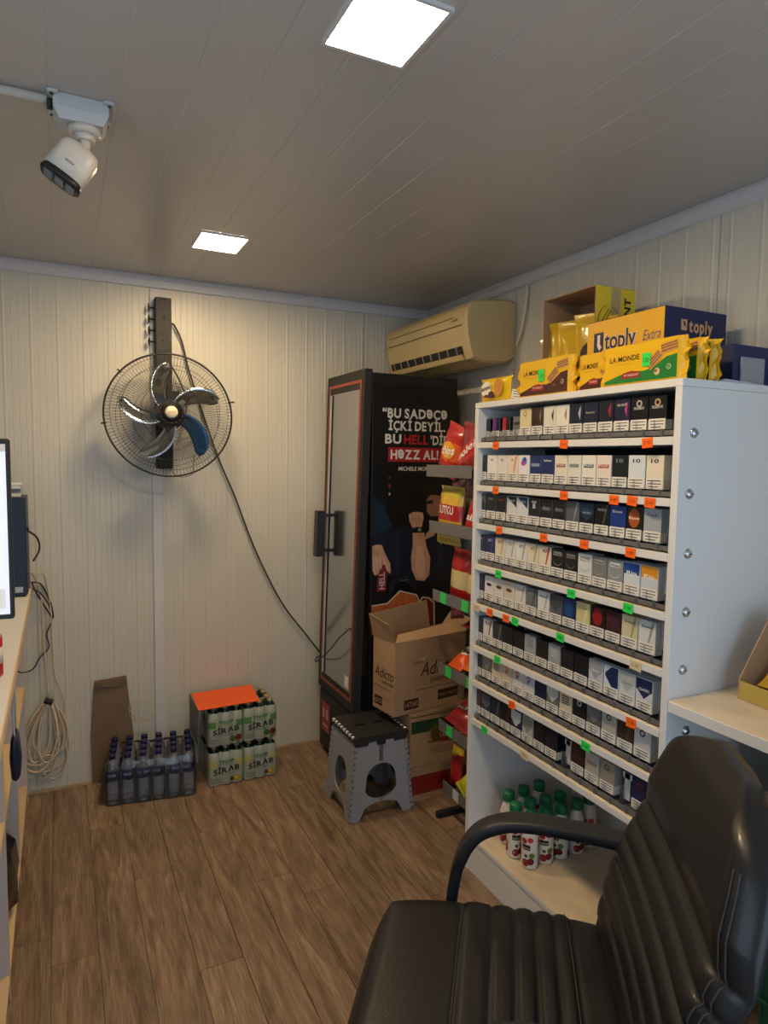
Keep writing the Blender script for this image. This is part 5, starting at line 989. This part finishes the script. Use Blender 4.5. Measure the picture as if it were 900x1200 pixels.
b = MB(); rnd = random.Random(5); rings = []
for z, s in ((0, .5), (.03, 1), (.10, 1.1), (.17, .9), (.22, .55), (.25, .18), (.28, .30)): rings.append([((.07*s)*math.cos(a)*(1+.18*rnd.uniform(-1, 1)), (.16*s)*math.sin(a)*(1+.12*rnd.uniform(-1, 1)), z+.008*rnd.uniform(-1, 1)) for a in [2*math.pi*i/18 for i in range(18)]])
loft(b, rings, mat('bin_bag', (.012, .014, .022), .22, coat=.5))
tag(b.build('plastic_bag'), 'shiny black plastic bag on the lowest shelf of the till counter', 'bag').location = (-.215, 2.29, .092)
# cables hanging from the counter end and the coil on the wall
cb = dict(group='cables hanging by the till counter')
Yc = 3.192
def cable(name, lab, pts, r, m): tag(MB().tube(smooth_path(pts, 5), r, m, 6).build(name), lab, 'cable', cb['group'])
cable('black_cable', 'black cable arching off the counter to the lower loop', [(-.20, 2.93, .957), (-.14, 3.02, .962), (-.085, 3.13, .92), (-.048, Yc, .84), (-.040, Yc, .78), (-.062, Yc, .72), (-.055, Yc, .66), (-.090, Yc, .62), (-.120, Yc, .57), (-.165, 3.10, .59), (-.185, 3.06, .64)], .0028, M['cableb'])
cable('black_cable', 'thicker black cable curving beside the beige ones', [(-.11, 3.06, .975), (-.078, Yc, .94), (-.045, Yc, .86), (-.036, Yc, .79), (-.060, Yc, .83), (-.095, Yc, .90), (-.11, 3.12, .96)], .0036, M['cableb'])
cable('black_cable', 'short black plug lead looping off the computer tower', [(-.113, 2.95, 1.20), (-.085, 3.05, 1.16), (-.078, 3.06, 1.11), (-.10, 3.02, 1.07)], .004, M['cableb'])
cable('beige_cable', 'beige cable running straight down to the hanging coil', [(-.113, 3.0, 1.03), (-.095, 3.13, .97), (-.078, Yc, .86), (-.074, Yc, .70), (-.066, Yc, .52), (-.060, Yc, .44)], .0035, M['cable'])
cable('beige_cable', 'beige cable curving out from the wall to the right of the coil', [(-.10, 3.12, 1.00), (-.065, Yc, .98), (-.045, Yc, .85), (-.040, Yc, .68), (-.034, Yc, .54), (-.005, Yc, .44), (.005, Yc, .38), (-.005, Yc, .34)], .0038, M['cable'])
tag(MB().box(-.03, .03, -.012, .012, -.02, .02, M['cable'], .004).build('cable_adapter'), 'small beige adapter lying at the far end of the till counter', 'adapter', cb['group']).location = (-.145, 3.125, .971)
t = thing('cable_coil', 'coil of beige cable tied with black tape on the back wall', 'cable coil', (-.060, 3.178, .425))
rc = random.Random(9)
for k in range(9):
    L1 = rc.uniform(.24, .385); wv = rc.uniform(.035, .10); off = rc.uniform(-.07, .05); pts = []
    for i in range(13):
        a = 2*math.pi*i/12; z = -L1/2+L1/2*math.cos(a); w_ = wv*math.sin(a)*(.5+.8*(-z/L1)); pts.append((w_+off*(-z/L1)+rc.uniform(-.004, .004), .004+.0045*(k-4)*math.sin(a/2), z+.0))
    b = MB(); b.tube(smooth_path(pts, 4), .0042, M['cable'], 5); b.build('loop', t)
MB().tube([(-.016, -.01, .008), (.014, -.012, -.006)], .014, M['cableb'], 8).build('tape', t)

# ------------------------------------------------------------------ water bottles in shrink film
t = thing('water_pack', 'shrink wrapped pack of clear water bottles with blue caps on the floor', 'water bottles', (.348, 3.050, 0), R(-8))
proto = None
lb_ = mat('water_label', hexc('1a2450'), .35, coat=.3); cb_ = mat('water_cap', hexc('1e2050'), .4)
for i in range(6):
    for j in range(4):
        p = (-.158+.0632*i, -.0885+.059*j, .002)
        if proto is None:
            b = MB(); b.lathe((0, 0, 0), [(.020, 0), (.027, .004), (.029, .02), (.0275, .035), (.029, .05), (.0275, .07), (.029, .085), (.029, .15), (.025, .170), (.015, .190), (.0125, .196), (.0125, .203)], M['bottle'], 14)
            bo = b.build('bottle', t); b = MB(); b.lathe((0, 0, 0), [(.0295, .106), (.0297, .150)], lb_, 14)
            f = wrapf((0, 0, 0), .0298); F = Face(b, (0, 0, 0), (1, 0, 0), (0, 0, 1), .0004, fn=f)
            for q in (.0295*math.pi*.5, .0295*math.pi*.5-.045): F.text('SIRAB', q, .126, .012, ink('a8b4d8'), 1, wid=.034, off=.02)
            b.build('label', bo); b = MB(); b.lathe((0, 0, 0), [(.0145, .198), (.0148, .214), (.013, .216), (.001, .2165)], cb_, 12); b.build('cap', bo); bo.location = p; proto = bo
        else:
            c = copy_tree(proto, t); c.location = p; c.rotation_euler = (0, 0, R(20*((i*7+j*3) % 5-2)))
rings = []
def rrect(hx, hy, r, n=5):
    out = []
    for cx, cy, a0 in ((hx-r, hy-r, 0), (-hx+r, hy-r, 90), (-hx+r, -hy+r, 180), (hx-r, -hy+r, 270)):
        for k in range(n+1): a = R(a0+90*k/n); out.append((cx+r*math.cos(a), cy+r*math.sin(a)))
    return out
def wob(pts, z, s): return [(x*s+.003*mnoise.noise(Vector((x*40, y*40, z*30))), y*s+.003*mnoise.noise(Vector((x*40+9, y*40, z*30))), z+.006*mnoise.noise(Vector((x*30, y*30, 3)))) for x, y in pts]
fine = []
base = rrect(.192, .121, .028, 6)
for a, c in zip(base, base[1:]+base[:1]):
    dd = math.hypot(a[0]-c[0], a[1]-c[1]); n = max(1, int(dd/.015)); fine += [(a[0]+(c[0]-a[0])*k/n, a[1]+(c[1]-a[1])*k/n) for k in range(n)]
b = MB(); loft(b, [wob(fine, .004, .985), wob(fine, .02, 1), wob(fine, .06, .99), wob(fine, .10, 1), wob(fine, .14, .995), wob(fine, .165, .975), wob(fine, .185, .90)], mat('film_clear_rim', (1, 1, 1)) if False else M['wrap'], close=False); b.build('shrink_film', t)

# ------------------------------------------------------------------ flavoured water multipacks with the orange lid
gb = mat('bottle_green_glass', (.02, .05, .025), .12, coat=.5); gc = mat('crown_cap_gold', (.55, .42, .20), .3, .6)
def multipack(kind):
    t = thing('drinks_multipack', 'x', 'drinks pack'); r = .0262; n = 3; hy = .0555
    b = MB(); out = []
    def yf(a):  # front scallop depth
        u = ((a+n*r) % (2*r))-r; return -hy+(r-math.sqrt(max(0, r*r-u*u)))*.55
    xs = [-n*r+2*n*r*i/30 for i in range(31)]
    ring = [(x, yf(x)) for x in xs]+[(-x, -yf(x)) for x in xs]
    mw = mat('film_printed_white', hexc('a6aea0'), .28, coat=.5, bump=.25, bscale=50)
    lv = [(0.003, .95), (.012, 1), (.118, 1), (.140, .97), (.156, .86)]
    loft(b, [[(x*(1 if s > .9 else .95), y*s, z) for x, y in ring] for z, s in lv], mw, close=False); b.build('printed_film', t)
    for i in range(3):
        for j in range(2):
            b = MB(); b.lathe((0, 0, 0), [(.020, .002), (.0235, .006), (.0235, .105), (.020, .130), (.0115, .158), (.0105, .172)], gb, 10); o = b.build('bottle', t); o.location = ((i-1)*2*r, (j-.5)*.052, 0)
            b = MB(); b.lathe((0, 0, 0), [(.0125, .170), (.0138, .172), (.0128, .181), (.001, .1835)], gc, 10); b.build('crown_cap', o)
    b = MB(); F = Face(b, (0, 0, 0), (1, 0, 0), (0, 0, 1), .0010, fn=lambda a, z, l: Vector((a, yf(max(-n*r, min(n*r, a)))-l, z)))
    gr = ink('4a7a4a'); yw = ink('b8b468' if kind == 'l' else '5a8a50')
    def grid(a0, a1, z0, z1, m, lev):
        F.rect(a0, a1, z0, z1, m, lev, 10)
    grid(-.0775, -.045, .088, .118, yw, 1); grid(.045, .0775, .088, .118, yw, 1)
    for k in range(6): F.poly([(-.030+.012*k-.004, .118), (-.030+.012*k+.005, .118), (-.022+.009*k, .088+.004*abs(k-2.5))], gr, 1.2)
    F.text('SİRAB', .0, .062, .024, ink('17201a'), 2, wid=.118, off=.03, slope=.10); F.rect(-.03, .04, .052, .0535, ink('3a443a'), 2, 6)
    F.text('Limon' if kind == 'l' else 'Alma', -.052, .030, .009, ink('2a302a'), 2, wid=.036); F.text('Mineral', -.050, .019, .007, ink('2a302a'), 2, wid=.04)
    if kind == 'l': F.disc(.050, .026, .017, ink('b8982a'), 2, .016); F.disc(.026, .024, .009, ink('3a5a2a'), 2.5); F.disc(.046, .030, .008, ink('d0b850'), 3)
    else: F.disc(.030, .030, .014, ink('4a6a2a'), 2); F.disc(.056, .034, .016, ink('6a2028'), 2.3); F.disc(.052, .014, .010, ink('5a7a34'), 2.6)
    b.build('printed_front', t); return t
ml_, ma_ = multipack('l'), multipack('a')
k = 0
for lay in (0, 1):
    for rw in (0, 1):
        for cx_ in (0, 1):
            src = ml_ if lay == 0 else ma_; o = src if (rw == 0 and cx_ == 0) else copy_tree(src)
            o.location = (.661+.160*cx_, 2.992+.114*rw, .0005+.1855*lay); o.rotation_euler = (0, 0, R([0, 1.5, -1, 1][(lay*2+cx_) % 4]))
            tag(o, f'{"lemon" if lay == 0 else "apple and pomegranate"} water multipack, {"bottom" if lay == 0 else "top"} layer, {"front" if rw == 0 else "against the wall"}, {"beside the water bottles" if cx_ == 0 else "towards the cooler"}', 'drinks pack', 'flavoured water multipacks on the floor')
t = thing('orange_lid', 'bright orange cardboard sheet lying on top of the drinks multipacks', 'cardboard', (.688, 3.05, .3705))
om = mat('orange_card', (.90, .12, .015), .55); b = MB(); b.extrude([(-.150, -.113), (.128, -.108), (.150, .118), (-.140, .118)], (0, 0, 0), (1, 0, 0.01), (0, 1, 0.0), (0, 0, 1), om, .003); b.build('sheet', t)
MB().extrude([(-.113, 0), (.118, 0), (.112, -.17), (-.108, -.175)], (-.151, 0, .002), (0, 1, 0), (0, 0, 1), (1, 0, 0), mat('grey_card_side', (.20, .21, .21), .6), .003).build('side_flap', t)

# ------------------------------------------------------------------ office chair
FW = Vector((-.8, .6)); t = thing('office_chair', 'black leather office chair with curved armrests in the foreground', 'chair', (.700, .948, 0), math.atan2(.6, -.8))
LE = M['leather']
def cushion(name, nu, nv, top, bot, m=LE):
    """closed pad from two height fields over a shared grid"""
    b = MB(); A = [top(i/nu, j/nv) for j in range(nv+1) for i in range(nu+1)]; B = [bot(i/nu, j/nv) for j in range(nv+1) for i in range(nu+1)]; W = nu+1; N = len(A)
    fs = [(j*W+i, j*W+i+1, (j+1)*W+i+1, (j+1)*W+i) for j in range(nv) for i in range(nu)]
    rim = [i for i in range(W)]+[j*W+nu for j in range(1, nv+1)]+[nv*W+i for i in range(nu-1, -1, -1)]+[j*W for j in range(nv-1, 0, -1)]
    b.add(A+B, fs+[tuple(N+q for q in f[::-1]) for f in fs]+[(rim[i], N+rim[i], N+rim[(i+1) % len(rim)], rim[(i+1) % len(rim)]) for i in range(len(rim))], m, True); return b.build(name, t)
seams = [.062, .0, -.048, -.090, -.130, -.166]
def sq2d(u, v, e=.35):  # unit square -> rounded square
    a, c = 2*u-1, 2*v-1; return a*math.sqrt(max(0, 1-e*c*c*c*c)), c*math.sqrt(max(0, 1-e*a*a*a*a))
SH = .515
def seat_pt(u, v, up_):
    a, c = sq2d(u, v, .13); x = -.008+.262*a; y = .266*c
    edge = max(abs(2*u-1), abs(2*v-1)); e1 = max(0, (edge-.80)/.20)
    z = .012*(1-c*c)*0-.02*(max(0, a-.3))**2
    if up_:
        groove = sum(math.exp(-((x-s)/.0045)**2) for s in seams)*(1 if abs(c) < .92 else .3)
        puff = 0
        for s0, s1 in zip([.062, .0, -.048, -.09, -.13, -.166][:-1], [.0, -.048, -.09, -.13, -.166]):
            if s1 < x < s0: puff = .0065*math.sin(math.pi*(x-s1)/(s0-s1))**.7
        z += SH+puff-.006*groove-.038*e1**2.6+.006*(1-a*a)
    else: z = SH-.085+.02*e1
    return (x, y, z)
cushion('seat', 96, 30, lambda u, v: seat_pt(u, v, True), lambda u, v: seat_pt(u, v, False))
rec = R(17)
BS = [.02, .075, .125, .172, .218, .262, .305]
def back_pt(u, v, front):
    """u across (0 far .. 1 near), v up"""
    c = 2*u-1; s = v*.525
    hw = .285*(1-.36*max(0, (v-.50)/.50)**2.0)*math.sqrt(max(.02, 1-max(0, (v-.84)/.16)**2*.75))
    y = c*hw; e1 = max(0, (abs(c)-.80)/.20); et = max(0, (v-.88)/.12)
    groove = sum(math.exp(-((s-q)/.0045)**2) for q in BS)*(1 if abs(c) < .94 else .2)
    puff = 0
    for s0, s1 in zip(BS, BS[1:]):
        if s0 < s < s1: puff = .005*math.sin(math.pi*(s-s0)/(s1-s0))**.7*(1-min(1, max(0, (abs(c)-.72)/.2))**2)
    d = .060+puff-.006*groove-.040*e1**2-.035*et**2+.012*c*c+(.014 if s > .305 else 0)*min(1, (s-.305)/.05 if s > .305 else 0) if front else -.005+.012*c*c+.02*max(e1, et)
    lum = .018*math.sin(math.pi*min(1, v/.6))
    return (-.285-math.sin(rec)*s+math.cos(rec)*(d+lum)*1.0, y, SH-.03+math.cos(rec)*s+math.sin(rec)*d)
cushion('backrest', 34, 110, lambda u, v: back_pt(u, v, True), lambda u, v: back_pt(u, v, False))
def along(fn, n=40, r=.0014, name='stitching'):
    b = MB(); b.tube([fn(i/n) for i in range(n+1)], r, M['thread'], 4); return b.build(name, t)
for q in (.060, -.166):
    along(lambda k, q=q: tuple(Vector(seat_pt((q+.006+.008+.262)/.524, .06+.88*k, True))+Vector((0, 0, .0006))), name='stitching')
for cc in (.935, .955): along(lambda k, cc=cc: tuple(Vector(back_pt(cc, .04+.80*k, True))+Vector((.0008, 0, .0))), name='stitching')
for sg in (-1, 1):
    pts = smooth_path([(-.29, sg*.285, .672), (-.20, sg*.289, .680), (-.09, sg*.291, .687), (-.02, sg*.292, .680), (.040, sg*.292, .648), (.075, sg*.292, .585), (.092, sg*.292, .50), (.092, sg*.284, .42), (.06, sg*.25, .394), (.0, sg*.18, .388)], 6)
    b = MB(); n = len(pts); rings = []
    for i, p in enumerate(pts):
        tg = (pts[min(i+1, n-1)]-pts[max(i-1, 0)]).normalized(); side_ = Vector((0, 1, 0)); side_ = (side_-tg*side_.dot(tg)).normalized(); nn = side_.cross(tg)
        wd_ = .029 if i < n*.55 else .022; rings.append([p+side_*x*wd_+nn*y*.0135 for x, y in sup(1, 1, 20, 5)])
    loft(b, rings, M['armm']); b.build('armrest', t)
MB().box(-.16, .14, -.12, .12, .385, .414, M['blackm'], .008).build('seat_mechanism', t)
MB().lathe((0, 0, 0), [(.034, .10), (.034, .26), (.022, .262), (.022, .386)], M['dsteel'], 16).build('gas_column', t)
b = MB(); b.tube(smooth_path([(-.16, 0, .40), (-.27, 0, .40), (-.315, 0, .46), (-.335, 0, .60)]), .022, M['blackm'], 8, flat=.6); b.build('back_bracket', t)
for k in range(5):
    a = R(72*k+20); d = Vector((math.cos(a), math.sin(a), 0)); b = MB(); b.tube([d*.02+Vector((0, 0, .11)), d*.15+Vector((0, 0, .10)), d*.29+Vector((0, 0, .072))], [.026, .022, .014], M['black'], 8); lg = b.build('leg', t)
    b = MB(); b.tube([d*.285+Vector((0, 0, .07)), d*.285+Vector((0, 0, .045))], .006, M['black'], 6); e = Vector((-d.y, d.x, 0))
    for sg in (-1, 1): b.tube([d*.285+e*sg*.008+Vector((0, 0, .0265)), d*.285+e*sg*.024+Vector((0, 0, .0265))], .026, M['black'], 14)
    b.build('caster', lg)
